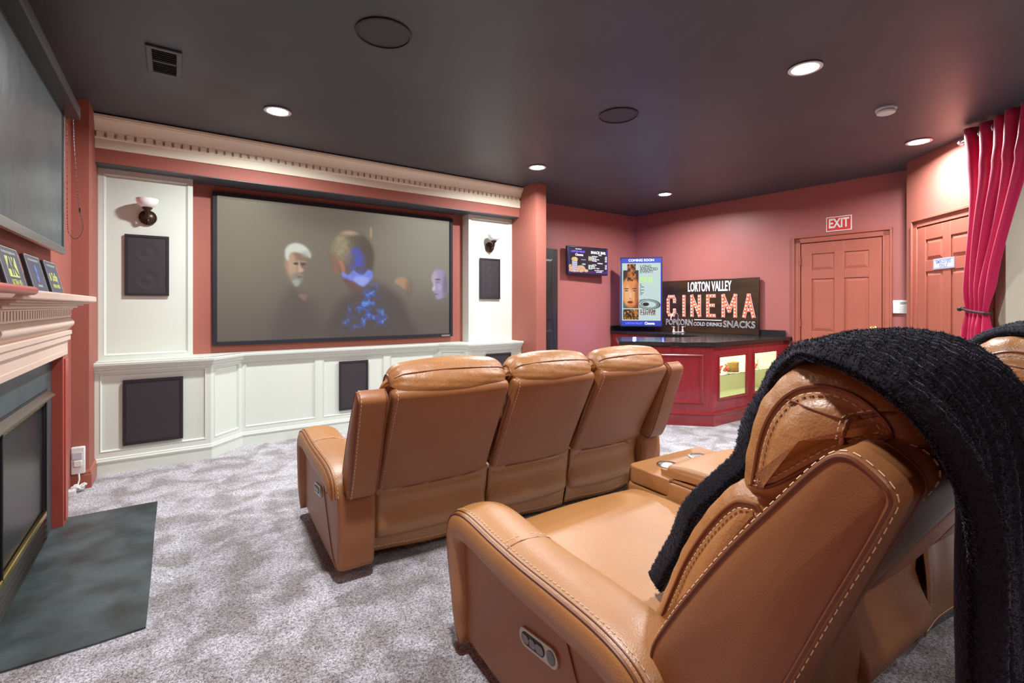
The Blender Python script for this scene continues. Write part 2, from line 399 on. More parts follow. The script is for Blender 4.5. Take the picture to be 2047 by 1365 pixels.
# crown moulding with dentils
mb = MB()
prof = [(0, 2.50), (.014, 2.50), (.016, 2.508), (.016, 2.572), (.024, 2.578), (.024, 2.588), (.001, 2.588), (.001, 2.624), (.034, 2.628), (.036, 2.640), (.044, 2.660), (.062, 2.690), (.078, 2.706), (.080, 2.716), (.088, 2.718), (.088, 2.738), (0, 2.738)]
mb.sweep([(-.505, 4.84), (3.5, 4.84)], prof)
x = -.495
while x < 3.47:
    mb.box(x, x+.044, 4.810, 4.8395, 2.588, 2.625); x += .0605
struct(mb.build('trim_1', 'crown', smooth=True, angle=28))
# baseboards
def base_prof(h=.13, t=.016): return [(0, 0), (t, 0), (t, h*.72), (t*.8, h*.76), (t*.8, h*.86), (t*.35, h), (0, h)]
mb = MB(); mb.sweep([(-.60, 4.52), (-.505, 4.52), (-.505, 4.79)], base_prof()); struct(mb.build('baseboard_left', 'door_red'))
mb = MB(); mb.sweep([(3.652, 5.31), (3.75, 5.31)], base_prof()); mb.sweep([(4.55, 5.31), (5.55, 5.31)], base_prof()); struct(mb.build('baseboard_back', 'door_red'))
mb = MB(); mb.sweep([(3.5, 4.79), (3.5, 4.50), (3.652, 4.50)], base_prof()); struct(mb.build('baseboard_column', 'door_red'))

# ---- doors
def door(nm, origin, ang, s0, s1, ztop, knob_side, hinges=True, casing=.085):
    root = thing(nm, None, None, (*origin, 0), ang); root['kind'] = 'structure'
    w = s1-s0
    mb = MB(); mb.box(s0, s1, -.012, -.001, .01, ztop)
    # stiles and rails proud of the sheet
    st = .115*w/.8; mid = .10*w/.8
    cols = [(s0+st, s0+w/2-mid/2), (s0+w/2+mid/2, s1-st)]
    rows = [(.22, .80), (.98, 1.615), (1.72, 1.92)]
    xs = [s0, cols[0][0], cols[0][1], cols[1][0], cols[1][1], s1]
    for a, b in ((0, 1), (2, 3), (4, 5)): mb.box(xs[a], xs[b], -.024, -.012, .01, ztop)
    zz = [.01, rows[0][0], rows[0][1], rows[1][0], rows[1][1], rows[2][0], rows[2][1], ztop]
    for (ca, cb) in cols:
        for a, b in ((0, 1), (2, 3), (4, 5), (6, 7)): mb.box(ca, cb, -.024, -.012, zz[a], zz[b])
    mb.build('door_leaf', 'door_red', root, bevel=.003)
    for (ca, cb) in cols:
        for (za, zb) in rows:
            pm = MB(); pm.frustum(ca+.006, cb-.006, za+.006, zb-.006, -.012, -.023, .032); pm.build('door_panel', 'door_red', root)
    cm = MB(); g = .012; cw = casing
    def leg(x0, x1, sgn):
        cm.box(x0, x1, -.020, 0, 0, ztop+g+cw)
        cm.box(x0 if sgn < 0 else x1-.022, x0+.022 if sgn < 0 else x1, -.036, -.02, 0, ztop+g+cw)
        cm.box(x1-.012 if sgn < 0 else x0, x1 if sgn < 0 else x0+.012, -.028, -.02, 0, ztop+g)
    leg(s0-g-cw, s0-g, -1); leg(s1+g, s1+g+cw, 1)
    cm.box(s0-g-cw, s1+g+cw, -.020, 0, ztop+g, ztop+g+cw)
    cm.box(s0-g-cw, s1+g+cw, -.037, -.02, ztop+g+cw-.024, ztop+g+cw)
    cm.box(s0-g, s1+g, -.028, -.02, ztop+g, ztop+g+.012)
    cm.build('door_casing', 'door_red', root, bevel=.003)
    kx = s1-.07 if knob_side > 0 else s0+.07
    if knob_side:
        km = MB(); km.T = Matrix.Translation((kx, -.024, 1.03))
        km.lathe([(.034, 0), (.034, -.006), (.014, -.012), (.012, -.03), (.024, -.040), (.031, -.054), (.026, -.068), (.005, -.074)], 20, 'y')
        tag(km.build('door_knob', 'brass', root, smooth=True), 'brass knob')
    if hinges:
        for z in (.25, 1.08, 1.84):
            hm = MB(); hm.box(s0-.012, s0-.002, -.032, -.012, z-.045, z+.045); hm.tube([(s0-.007, -.034, z-.05), (s0-.007, -.034, z+.05)], .006, 8)
            hm.build('door_hinge', 'door_red', root)
    return root
door('door_1', BW0, BWA, 2.495, 3.305, 2.052, 1)
door('door_2', AW0, AWA, .212, 1.00, 2.045, 0, hinges=False)
# dark wood door on the back wall
d3 = thing('door_3', None, None, (3.70, 5.31, 0), 0); d3['kind'] = 'structure'
mb = MB(); mb.box(0, .795, -.035, -.001, .01, 2.10); mb.build('door_leaf', 'dark_wood', d3, bevel=.003)
mb = MB(); mb.frustum(.10, .70, .2, .95, -.035, -.042, .03); mb.frustum(.10, .70, 1.08, 1.95, -.035, -.042, .03); mb.build('door_panel', 'dark_wood', d3)

# ================================================================== SCREEN WALL
mw = thing('wainscot_cabinet', 'long cream panelled wainscot with angled corners and ledge beneath the projection screen', 'wainscot')
pathM = [(-.505, 4.80), (.245, 4.80), (.50, 5.055), (2.49, 5.055), (2.745, 4.80), (3.50, 4.80)]
def wain_seg(p0, p1, panels, zlo=.165, zhi=.765):
    ang = math.atan2(p1[1]-p0[1], p1[0]-p0[0]); L_ = math.hypot(p1[0]-p0[0], p1[1]-p0[1])
    T = frame(p0, ang)
    mb = MB(); mb.T = T
    mb.box(0, L_, .012, .05, 0, .80)
    mb.box(0, L_, 0, .0125, 0, zlo); mb.box(0, L_, 0, .0125, zhi, .80)
    xs = [0]+[q for p in panels for q in p]+[L_]
    for i in range(0, len(xs), 2): mb.box(xs[i], xs[i+1], 0, .0125, zlo, zhi)
    mb.build('wainscot_panel', 'cream', mw)
    for (a, b) in panels:
        fm = MB(); fm.T = T
        fm.sweep([(a, 0), (b, 0)], [(0, 0)]) if False else None
        # picture-frame moulding: four mitred strips with a sloped inner side
        w = .016
        o = [(a, zlo), (b, zlo), (b, zhi), (a, zhi)]; i_ = [(a+w, zlo+w), (b-w, zlo+w), (b-w, zhi-w), (a+w, zhi-w)]; m_ = [(a+w*.4, zlo+w*.4), (b-w*.4, zlo+w*.4), (b-w*.4, zhi-w*.4), (a+w*.4, zhi-w*.4)]
        vs = [(x, -.001, z) for x, z in o]+[(x, -.004, z) for x, z in m_]+[(x, .0115, z) for x, z in i_]
        fs = []
        for k in range(4): fs += [(k, (k+1) % 4, 4+(k+1) % 4, 4+k), (4+k, 4+(k+1) % 4, 8+(k+1) % 4, 8+k)]
        fm.add(vs, fs); fm.build('panel_moulding', 'cream', mw)
segs = [([(.028, .715)]), ([(.035, .325)]), ([(.025, .648), (.716, 1.349), (1.411, 1.965)]), ([(.035, .325)]), ([(.04, .727)])]
for i in range(5): wain_seg(pathM[i], pathM[i+1], segs[i])
mb = MB(); mb.sweep(pathM, [(0, 0), (.013, 0), (.013, .090), (.020, .094), (.020, .104), (.012, .110), (.012, .118), (0, .124)])
mb.build('wainscot_baseboard', 'cream', mw)
mb = MB(); mb.sweep(pathM, [(-.02, .768), (.004, .768), (.010, .780), (.014, .792), (.028, .800), (.030, .812), (.038, .816), (.040, .826), (.050, .832), (.052, .850), (.048, .855), (-.02, .855)])
vs = [(x, y) for x, y in pathM]; mb.prism([(-.505, 5.15)]+vs+[(3.5, 5.15)], .835, .855)
mb.build('wainscot_ledge', 'cream', mw)

def pilaster(x0, x1, label):
    t = thing('pilaster_cabinet', label, 'pilaster', (x0, 5.0, .855))
    w = x1-x0; h = 2.385-.855
    mb = MB(); mb.box(0, w, .012, .15, 0, h)
    mb.box(0, .035, 0, .012, 0, h); mb.box(w-.035, w, 0, .012, 0, h); mb.box(.035, w-.035, 0, .012, 0, .035); mb.box(.035, w-.035, 0, .012, h-.04, h)
    mb.build('pilaster_body', 'cream', t)
    fm = MB(); a, b, z0, z1, q = .035, w-.035, .035, h-.04, .016
    o = [(a, z0), (b, z0), (b, z1), (a, z1)]; i_ = [(a+q, z0+q), (b-q, z0+q), (b-q, z1-q), (a+q, z1-q)]
    vs = [(x, -.002, z) for x, z in o]+[(x, .011, z) for x, z in i_]
    fm.add(vs, [(k, (k+1) % 4, 4+(k+1) % 4, 4+k) for k in range(4)]); fm.build('panel_moulding', 'cream', t)
    return t
pilaster(-.505, .122, 'tall cream pilaster left of the projection screen, holding a lamp and a speaker')
pilaster(2.868, 3.500, 'tall cream pilaster right of the projection screen, holding a lamp and a speaker')

def wall_speaker(x0, x1, z0, z1, y, label, group=None, cones=False):
    t = thing('wall_speaker', label, 'speaker', ((x0+x1)/2, y, z0), 0, group); w = (x1-x0)/2; h = z1-z0; b = .020
    mb = MB(); mb.box(-w, -w+b, -.012, 0, 0, h); mb.box(w-b, w, -.012, 0, 0, h); mb.box(-w+b, w-b, -.012, 0, 0, b); mb.box(-w+b, w-b, -.012, 0, h-b, h)
    mb.build('speaker_frame', 'grille_frame', t)
    g = MB(); g.box(-w+b, w-b, -.007, -.001, b, h-b); g.build('speaker_grille', 'grille', t)
    if cones:
        for zc in (h*.27, h*.72):
            c = MB(); c.T = Matrix.Translation((0, -.007, zc)); r = min(w*.62, .085)
            c.lathe([(r, 0), (r, -.0008), (r*.86, -.0008), (r*.80, -.0002), (r*.3, -.0002), (r*.2, -.0012), (.002, -.0014)], 28, 'y'); c.build('speaker_cone', 'grille', t, smooth=True)
    return t
wall_speaker(-.337, .05, .20, .71, 4.80, 'large square black speaker set low in the wainscot at far left')
wall_speaker(1.371, 1.672, .214, .717, 5.055, 'tall black speaker set in the middle of the wainscot behind the sofa')
wall_speaker(2.99, 3.34, .20, .722, 4.80, 'black speaker low in the wainscot at right, mostly behind the sofa')
wall_speaker(-.34, -.046, 1.373, 1.873, 5.0, 'black rectangular speaker on the left pilaster under its lamp', cones=True)
wall_speaker(3.02, 3.314, 1.373, 1.870, 5.0, 'black rectangular speaker on the right pilaster under its lamp', cones=True)

def sconce(x, y, z, label):
    t = thing('wall_sconce', label, 'wall lamp', (x, y, z), 0, None)
    mb = MB(); mb.lathe([(.062, 0), (.062, -.006), (.056, -.012), (.050, -.012), (.046, -.018), (.030, -.026), (.012, -.032)], 28, 'y')
    for k in range(30):
        a = 2*PI*k/30; mb.sphere((.056*math.cos(a), -.012, .056*math.sin(a)), .0045, 6)
    mb.build('back_plate', 'bronze', t, smooth=True)
    mb = MB(); mb.tube([(0, -.02, 0), (0, -.055, -.012), (0, -.085, -.004), (0, -.098, .02), (0, -.10, .045)], [.013, .012, .011, .012, .014], 10)
    mb.sphere((0, -.02, -.028), .014, 8, (1, 1, 1.6))
    mb.lathe([(.012, .04), (.024, .048), (.034, .060), (.036, .068), (.010, .07)], 20, 'z', 0, -.10, 0)
    mb.build('lamp_arm', 'bronze', t, smooth=True)
    mb = MB(); mb.lathe([(.018, .066), (.040, .070), (.062, .088), (.073, .112), (.076, .138), (.072, .138), (.068, .112), (.055, .09), (.03, .078), (.006, .076)], 32, 'z', 0, -.10, 0)
    mb.build('lamp_shade', 'frosted', t, smooth=True)
    return t
sconce(-.190, 5.0, 2.02, 'unlit wall sconce with white bowl shade on the left pilaster')
sconce(3.163, 5.0, 2.01, 'unlit wall sconce with white bowl shade on the right pilaster')

# ---- projection screen with film image
ps = thing('projection_screen', 'wide fixed projection screen with thick black frame showing a dim film scene', 'projection screen', (.272, 5.14, .925))
w, h, b = 2.44, 1.405, .036
mb = MB(); mb.box(0, b, -.035, 0, 0, h); mb.box(w-b, w, -.035, 0, 0, h); mb.box(b, w-b, -.035, 0, 0, b); mb.box(b, w-b, -.035, 0, h-b, h)
mb.build('screen_frame', 'frame_black', ps, bevel=.003)
def blob(s, t, cx, cy, rx, ry, soft=.25, rot=0):
    dx = (s-cx)*1.775; dy = t-cy; c_, s_ = math.cos(rot), math.sin(rot); X = (dx*c_+dy*s_)/(rx*1.775); Y = (-dx*s_+dy*c_)/ry
    return 1/(1+np.exp((np.sqrt(X*X+Y*Y)-1)/soft*4))
def vn(s, t, f, seed):
    r = np.random.default_rng(seed); g = r.random((f+2, int(f*1.8)+3)); x = s*int(f*1.8); y = t*f
    i = np.clip(x.astype(int), 0, g.shape[1]-2); j = np.clip(y.astype(int), 0, g.shape[0]-2); a = x-i; b_ = y-j; a = a*a*(3-2*a); b_ = b_*b_*(3-2*b_)
    return (g[j, i]*(1-a)+g[j, i+1]*a)*(1-b_)+(g[j+1, i]*(1-a)+g[j+1, i+1]*a)*b_
def poly(s, t, pts, soft=.01, n=5):
    """soft mask of a smooth closed outline given in screen fractions"""
    P = catmull([(x*1.775, y) for x, y in pts], n); X = s*1.775; Y = t
    d = np.full(s.shape, 9.0); inside = np.zeros(s.shape, bool)
    for i in range(len(P)):
        x0, y0 = P[i-1]; x1, y1 = P[i]; dx, dy = x1-x0, y1-y0; L2 = dx*dx+dy*dy+1e-12
        k = np.clip(((X-x0)*dx+(Y-y0)*dy)/L2, 0, 1); d = np.minimum(d, np.hypot(X-x0-k*dx, Y-y0-k*dy))
        c_ = ((y0 > Y) != (y1 > Y)) & (X < (x1-x0)*(Y-y0)/((y1-y0) if abs(y1-y0) > 1e-12 else 1e-12)+x0); inside ^= c_
    sd = np.where(inside, -d, d); return 1/(1+np.exp(np.clip(sd/soft*2.2, -40, 40)))
def fbm(s, t, f, seed): return vn(s, t, f, seed)*.5+vn(s, t, f*2, seed+1)*.3+vn(s, t, f*4, seed+2)*.2
def film(s, t):
    tt = np.clip(t, 0, 1)[..., None]
    c = lin(106, 93, 85)*(1-tt)+lin(134, 122, 106)*tt
    def mix(mask, col, k=1.0):
        nonlocal c
        c = c+(col-c)*np.clip(mask*k, 0, 1)[..., None]
    mix(blob(s, t, .93, .95, .26, .55, 1.3), lin(172, 168, 150), .75); mix(blob(s, t, .07, .95, .22, .55, 1.3), lin(160, 152, 128), .6)
    mix(blob(s, t, .42, .99, .20, .16, 1.0), lin(98, 86, 78), .7); mix(blob(s, t, .80, .12, .5, .18, 1.2), lin(100, 88, 80), .5)
    # white haired man, three quarter view
    mix(poly(s, t, [(.20, 0), (.215, .22), (.262, .38), (.31, .33), (.355, .26), (.39, .1), (.39, 0)], .05), lin(88, 79, 75), .65)
    mix(poly(s, t, [(.243, .60), (.246, .50), (.262, .43), (.285, .40), (.305, .43), (.312, .50), (.318, .54), (.322, .61), (.30, .66), (.26, .66)], .010), lin(148, 118, 98))
    mix(poly(s, t, [(.245, .60), (.247, .52), (.265, .45), (.285, .46), (.288, .52), (.280, .60), (.262, .64)], .016), lin(206, 170, 140), .9)
    mix(blob(s, t, .2465, .545, .006, .028, .4), lin(190, 140, 118), .9)
    mix(blob(s, t, .301, .545, .012, .022, .6), lin(104, 86, 78), .7)
    mix(poly(s, t, [(.292, .585), (.300, .545), (.3115, .515), (.305, .500), (.291, .502)], .006), lin(214, 180, 152), .9)
    for ex, k in ((.282, .9), (.312, .7)): mix(blob(s, t, ex, .560, .010, .009, .5), lin(58, 46, 42), k); mix(blob(s, t, ex-.002, .578, .013, .006, .6), lin(176, 160, 142), .6)
    mix(poly(s, t, [(.262, .47), (.285, .495), (.305, .478), (.308, .44), (.292, .402), (.276, .41)], .010), lin(142, 140, 130), .85)
    mix(blob(s, t, .296, .462, .010, .006, .5), lin(120, 84, 76), .8)
    mix(poly(s, t, [(.268, .43), (.285, .445), (.298, .43), (.292, .40), (.280, .392)], .008), lin(178, 184, 176), .8)
    mix(poly(s, t, [(.243, .60), (.241, .655), (.256, .695), (.285, .712), (.318, .692), (.338, .645), (.338, .610), (.322, .628), (.30, .640), (.275, .645), (.258, .628), (.252, .585)], .008), lin(226, 226, 214))
    mix(blob(s, t, .322, .635, .018, .024, .8), lin(180, 176, 166), .6)
    mix(poly(s, t, [(.292, .325), (.308, .335), (.326, .325), (.316, .285)], .006), lin(150, 118, 112), .8)
    # man from behind: coat, neck, head
    mix(poly(s, t, [(.43, 0), (.44, .22), (.50, .34), (.56, .40), (.61, .44), (.68, .40), (.75, .30), (.79, .12), (.80, 0)], .035), lin(82, 71, 68), .75)
    mix(poly(s, t, [(.470, .50), (.485, .42), (.515, .36), (.548, .38), (.562, .41), (.52, .47)], .012), lin(116, 78, 70), .8)
    head_ = poly(s, t, [(.418, .66), (.430, .74), (.462, .81), (.505, .845), (.552, .830), (.590, .775), (.612, .69), (.612, .58), (.60, .50), (.565, .42), (.53, .45), (.48, .50), (.448, .53), (.426, .58)], .014)
    mix(head_, lin(112, 98, 82)); mix(head_*blob(s, t, .575, .60, .06, .20, .9), lin(88, 77, 68), .8)
    hair = fbm(s*1.0, t, 40, 3)
    mix(head_*blob(s, t, .455, .72, .045, .12, .9, .35)*(.35+.9*hair), lin(176, 162, 128), .9)
    mix(head_*blob(s, t, .500, .825, .040, .020, .9), lin(206, 172, 146), .75)
    mix(poly(s, t, [(.424, .58), (.430, .53), (.452, .50), (.462, .55), (.450, .62), (.432, .64)], .012), lin(158, 108, 92), .7)
    mix(poly(s, t, [(.458, .60), (.472, .598), (.482, .55), (.484, .50), (.475, .485), (.468, .53)], .006), lin(186, 124, 104), .9)
    n1 = fbm(s, t, 22, 5)
    mix(poly(s, t, [(.505, .66), (.525, .70), (.550, .70), (.566, .62), (.562, .52), (.535, .50), (.506, .56)], .02)*np.clip(n1*2.2-.35, 0, 1), lin(84, 92, 200), .9)
    mix(poly(s, t, [(.470, .505), (.484, .500), (.500, .49), (.520, .525), (.545, .50), (.568, .50), (.588, .535), (.604, .52), (.606, .475), (.585, .43), (.563, .402), (.535, .43), (.500, .455), (.474, .475)], .007)*np.clip(.55+n1*.9, 0, 1), lin(128, 146, 244), .97)
    mix(poly(s, t, [(.525, .47), (.56, .48), (.59, .46), (.563, .408), (.53, .438)], .010), lin(168, 184, 250), .8)
    n2 = fbm(s, t, 26, 9); sh = poly(s, t, [(.490, .10), (.505, .20), (.545, .27), (.580, .36), (.620, .40), (.628, .30), (.612, .22), (.655, .20), (.662, .10), (.60, .13), (.56, .095)], .03)
    mix(sh*np.clip(n2*3.2-1.15, 0, 1), lin(62, 104, 206), .95); mix(sh*np.clip(n2*5-2.9, 0, 1), lin(128, 168, 232), .8)
    mix(blob(s, t, .600, .84, .0055, .042, .4), lin(184, 158, 128), .9)
    # bald head and pale face
    mix(poly(s, t, [(.712, .447), (.728, .478), (.752, .486), (.780, .465), (.792, .42), (.788, .37), (.765, .385), (.738, .415)], .008), lin(188, 148, 116), .95)
    mix(blob(s, t, .784, .40, .018, .06, .9), lin(118, 98, 84), .7)
    face = poly(s, t, [(.902, .475), (.908, .525), (.925, .560), (.952, .567), (.978, .540), (.990, .47), (.992, .39), (.975, .33), (.945, .305), (.928, .312), (.924, .335), (.916, .365), (.905, .385), (.911, .43)], .008)
    mix(face, lin(168, 158, 192)); mix(face*blob(s, t, .912, .50, .020, .06, .9), lin(214, 190, 188), .6); mix(face*blob(s, t, .985, .42, .022, .13, .8), lin(112, 100, 112), .75)
    mix(poly(s, t, [(.915, .455), (.914, .42), (.905, .392), (.914, .382), (.924, .392)], .005), lin(222, 208, 216), .8)
    mix(blob(s, t, .937, .478, .016, .008, .5), lin(96, 84, 112), .85); mix(blob(s, t, .936, .455, .014, .007, .5), lin(120, 108, 140), .7); mix(blob(s, t, .928, .348, .010, .006, .5), lin(128, 92, 124), .8)
    mix(blob(s, t, .945, .41, .012, .03, .8), lin(200, 190, 220), .5)
    return c
picture('screen_image', w-2*b, h-2*b, 460, 262, film, .56, ps, (b, -.012, b), base=1)
mb = MB(); mb.box(2.29, 2.40, -.037, -.034, .004, .024); tag(mb.build('maker_plate', 'silver', ps), 'small silver plate')

# ================================================================== FIREPLACE SIDE
fp = thing('fireplace_mantel', 'pink and cream painted fireplace mantel with dentil moulding against the left wall', 'mantel', (-.60, 3.18, 0))
# local: x into the room, y along wall
mb = MB()
for (y0, y1) in ((-.86, -.725), (.60, .74)):
    mb = MB(); mb.box(.001, .065, y0, y1, 0, 1.0); mb.box(.065, .072, y0+.03, y1-.03, .03, .98)
    mb.build('mantel_leg', 'mantel_red', fp, bevel=.003)
mb = MB(); mb.box(.001, .065, -.86, .74, 1.0, 1.23)
mb.box(.065, .078, -.745, .745, 1.085, 1.135); mb.box(.065, .084, -.745, .745, 1.118, 1.143); mb.box(.065, .071, -.70, .70, 1.0, 1.03)
mb.build('mantel_frieze', 'mantel', fp, bevel=.003)
mb = MB(); pr = [(.065+.030*math.sin(PI*k/8), 1.148+.078*k/8) for k in range(9)]
mb.sweep([(0, -.745), (0, .745)], [(.0, 1.145)]+pr+[(.0, 1.226)]); mb.build('mantel_roll_moulding', 'mantel', fp, smooth=True)
mb = MB(); mb.box(.001, .070, -.745, .745, 1.226, 1.268)
mb.build('dentil_back', 'mantel_red', fp)
mb = MB(); y = -.745
while y < .735: mb.box(.070, .082, y, y+.026, 1.232, 1.268); y += .044
mb.box(.070, .078, -.745, .745, 1.222, 1.232); mb.build('dentil_moulding', 'mantel', fp)
mb = MB()
for (x, yy, z0, z1) in ((.088, .76, 1.268, 1.278), (.104, .785, 1.278, 1.292), (.128, .815, 1.292, 1.302), (.150, .845, 1.302, 1.312)): mb.box(.001, x, -yy, yy, z0, z1)
mb.build('mantel_cornice', 'mantel', fp, bevel=.002)
mb = MB(); mb.box(.001, .180, -.91, .91, 1.312, 1.348); tag(mb.build('mantel_shelf', 'mantel', fp, bevel=.008, seg=3), 'pink-white shelf')
# red rounded bar along the shelf edge
mb = MB(); yend = -.83
mb.tube([(.190, -1.6, 1.342), (.190, yend-.012, 1.342), (.190, yend, 1.342), (.190, yend+.006, 1.342)], [.0150, .0150, .012, .006], 16)
mb.build('shelf_edge_bolster', 'mantel_red', fp, smooth=True)
# slate surround
sl = thing('slate_surround', 'blue-grey slate surround framing the fireplace opening', 'fireplace surround', (-.60, 3.18, 0))
mb = MB(); mb.box(.001, .015, -.725, .60, .83, 1.0); mb.box(.001, .015, .47, .60, 0, .83); mb.box(.001, .015, -.725, -.58, 0, .83)
mb.build('slate_slab', 'slate', sl, bevel=.002)
fb = thing('fireplace_insert', 'black gas fireplace insert with brass strips and louvres', 'fireplace', (-.60, 3.18, 0))
mb = MB(); mb.box(.001, .006, -.58, .47, .0, .83); mb.build('firebox_back', 'black', fb)
mb = MB()
for s_ in (-1, 1):
    ya, yb = sorted((s_*.40, s_*.465)); mb.box(.006, .02, ya, yb, .0, .82)
    ya, yb = sorted((s_*.40, s_*.41)); mb.box(.02, .028, ya, yb, .16, .78)
mb.box(.006, .02, -.47, .47, .775, .83); mb.build('insert_frame', 'black', fb, bevel=.002)
mb = MB(); mb.box(.006, .010, -.52, .40, .19, .76); tag(mb.build('glass_door', mat('smoked_glass', (.022, .021, .024), .30, noise=(4, .7), col2=(.010, .010, .011), spec=.3), fb), 'smoked glass door')
mb = MB(); mb.add([(.008, -.58, .828), (.052, -.58, .800), (.008, .46, .828), (.052, .46, .800), (.008, -.58, .818), (.052, -.58, .792), (.008, .46, .818), (.052, .46, .792)], [(0, 1, 3, 2), (4, 6, 7, 5), (0, 4, 5, 1), (2, 3, 7, 6), (1, 5, 7, 3)])
tag(mb.build('heat_hood', 'hood', fb), 'bronze metal hood')
mb = MB(); mb.box(.012, .022, -.52, .40, .755, .775); mb.build('brass_strip', 'brass', fb, bevel=.002)
mb = MB(); mb.box(.010, .028, -.52, .40, .150, .182); mb.build('brass_strip', 'brass', fb, bevel=.004)
for k in range(4):
    mb = MB(); z = .020+k*.032; mb.add([(.006, -.52, z), (.026, -.52, z+.004), (.030, -.52, z+.012), (.006, -.52, z+.024), (.006, .40, z), (.026, .40, z+.004), (.030, .40, z+.012), (.006, .40, z+.024)], [(0, 1, 2, 3), (4, 7, 6, 5), (0, 4, 5, 1), (1, 5, 6, 2), (2, 6, 7, 3)])
    mb.build('louvre', mat('black_gloss_metal', (.02, .02, .02), .2, metal=.6), fb)
# hearth
mb = MB(); P_ = [(-.60, 2.41), (-.25, 2.405), (-.098, 2.412), (-.096, 2.9), (-.099, 3.4), (-.097, 3.916), (-.30, 3.922), (-.60, 3.93)]
mb.prism(P_, .0, .008); tag(mb.build('hearth_slab', 'hearth'), 'dark slate hearth slab set in the carpet before the fireplace', 'hearth')

# placards on the mantel
def placard(y0, y1, kind, label):
    t = thing('placard', label, 'placard', (-.492, (y0+y1)/2, 1.3485), PI/2, 'placards leaning on the mantel')
    # local x along wall (+Y world), local y into the wall, tilted back
    wq = (y1-y0)/2; hq = .168; tilt = Matrix.Rotation(-math.radians(13), 4, 'X')
    e = bpy.data.objects.new('x', None); bpy.data.objects.remove(e)
    mb = MB(); mb.T = tilt; mb.box(-wq, wq, .002, .014, 0, hq); mb.build('placard_board', 'black', t)
    mb = MB(); mb.T = tilt; mb.box(-wq, wq, -.001, .002, 0, hq); fr = mb.build('placard_face', 'placard', t)
    mb = MB(); mb.T = tilt; q = .0022
    for bx in ((-wq, wq, hq-q, hq), (-wq, wq, 0, q), (-wq, -wq+q, 0, hq), (wq-q, wq, 0, hq)): mb.box(bx[0], bx[1], -.002, -.001, bx[2], bx[3])
    mb.build('placard_border', 'placard_edge', t)
    def tx(body, size, m, x, z, sx=1, bold=0):
        o = text(body, size, m, t, (0, 0, 0), .0004, sx=sx, name='placard_lettering', bold=bold)
        o.matrix_local = tilt @ Matrix.Translation((x, -.002, z)) @ Matrix.Rotation(PI/2, 4, 'X') @ Matrix.Diagonal((sx, 1, 1, 1))
    tx('THIS THEATER IS EQUIPPED WITH', .014, 'placard_edge', 0, hq-.022, .9)
    if kind == '4k':
        mb = MB(); mb.T = tilt; mb.box(-.068, .068, -.0018, -.001, .052, .132); mb.build('placard_emblem', 'placard_green', t)
        tx('4K', .105, 'placard', 0, .092, 1.0, .002); tx('ULTRA HD', .030, 'placard_green', 0, .030, .95, .0006)
    elif kind == 'dots':
        mb = MB(); mb.T = tilt
        for (a, c_) in ((0, .118), (-.012, .106), (.012, .106), (0, .094), (.0, .078), (-.012, .066), (.012, .066), (0, .054)):
            mb.add([(a-.010, -.0018, c_), (a, -.0018, c_-.010), (a+.010, -.0018, c_), (a, -.0018, c_+.010)], [(0, 1, 2, 3)])
        mb.build('placard_emblem', 'placard_blue', t); tx('SURROUND', .016, 'placard_edge', 0, .030)
    else:
        tx('Dolby', .060, 'placard_green', .012, .086, .9, .001)
        mb = MB(); mb.T = tilt; mb.box(-.100, -.090, -.0018, -.001, .068, .104); mb.box(-.086, -.076, -.0018, -.001, .068, .104); mb.build('placard_emblem', 'placard_green', t)
        tx('VISION\u00b7ATMOS', .026, 'placard_green', 0, .040, .95, .0004)
placard(2.08, 2.35, 'dolby', 'leftmost mantel placard, cut by the photo edge, beside the 4K one')
placard(2.46, 2.735, '4k', 'slate-blue mantel placard with a big lime 4K logo')
placard(2.85, 3.12, 'dots', 'slate-blue mantel placard with a small blue emblem')
placard(3.215, 3.495, 'dolby', 'rightmost slate-blue mantel placard with Dolby lettering')

# roll-down screen on the left wall
rs = thing('roller_screen', 'grey pull-down screen in a dark metal casing above the mantel', 'pull-down screen', (-.60, 0, 0))
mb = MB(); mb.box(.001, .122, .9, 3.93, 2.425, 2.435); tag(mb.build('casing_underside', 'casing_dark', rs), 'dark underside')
mb = MB(); mb.box(.001, .122, .9, 3.93, 2.435, 2.50); mb.build('roller_casing', 'casing', rs, bevel=.004)
mb = MB(); mb.box(.052, .055, 1.0, 3.80, 1.63, 2.425); mb.build('screen_fabric', 'screen_grey', rs)
mb = MB(); mb.box(.0515, .0555, 3.80, 3.845, 1.63, 2.425); mb.build('fabric_border', 'frame_black', rs)
mb = MB(); mb.tube([(.057, 3.85, 1.62), (.057, 3.85, 2.425)], .004, 8); mb.build('tension_cord', 'silver', rs)
mb = MB(); mb.box(.040, .066, .95, 3.86, 1.592, 1.632); mb.build('weight_bar', 'silver', rs, bevel=.004)
# bead chain
bc = MB(); pts = catmull([(-.513, 2.43), (-.510, 2.30), (-.497, 2.05), (-.484, 1.88), (-.470, 1.80), (-.470, 1.755), (-.485, 1.715), (-.507, 1.70), (-.528, 1.72), (-.539, 1.77), (-.541, 2.0), (-.541, 2.425)], 10, False)
acc = 0; last = None
for i in range(len(pts)):
    p = (pts[i][0], 3.945, pts[i][1])
    if last is None or (Vector(p)-Vector(last)).length > .010:
        bc.sphere(p, .0032, 5); last = p
bc.tube([(q[0], 3.945, q[1]) for q in pts], .0009, 4)
bc.box(-.488, -.480, 3.940, 3.950, 1.865, 1.89)
tag(bc.build('pull_chain', 'casing'), 'looped beaded pull chain hanging from the end of the roller casing', 'chain')
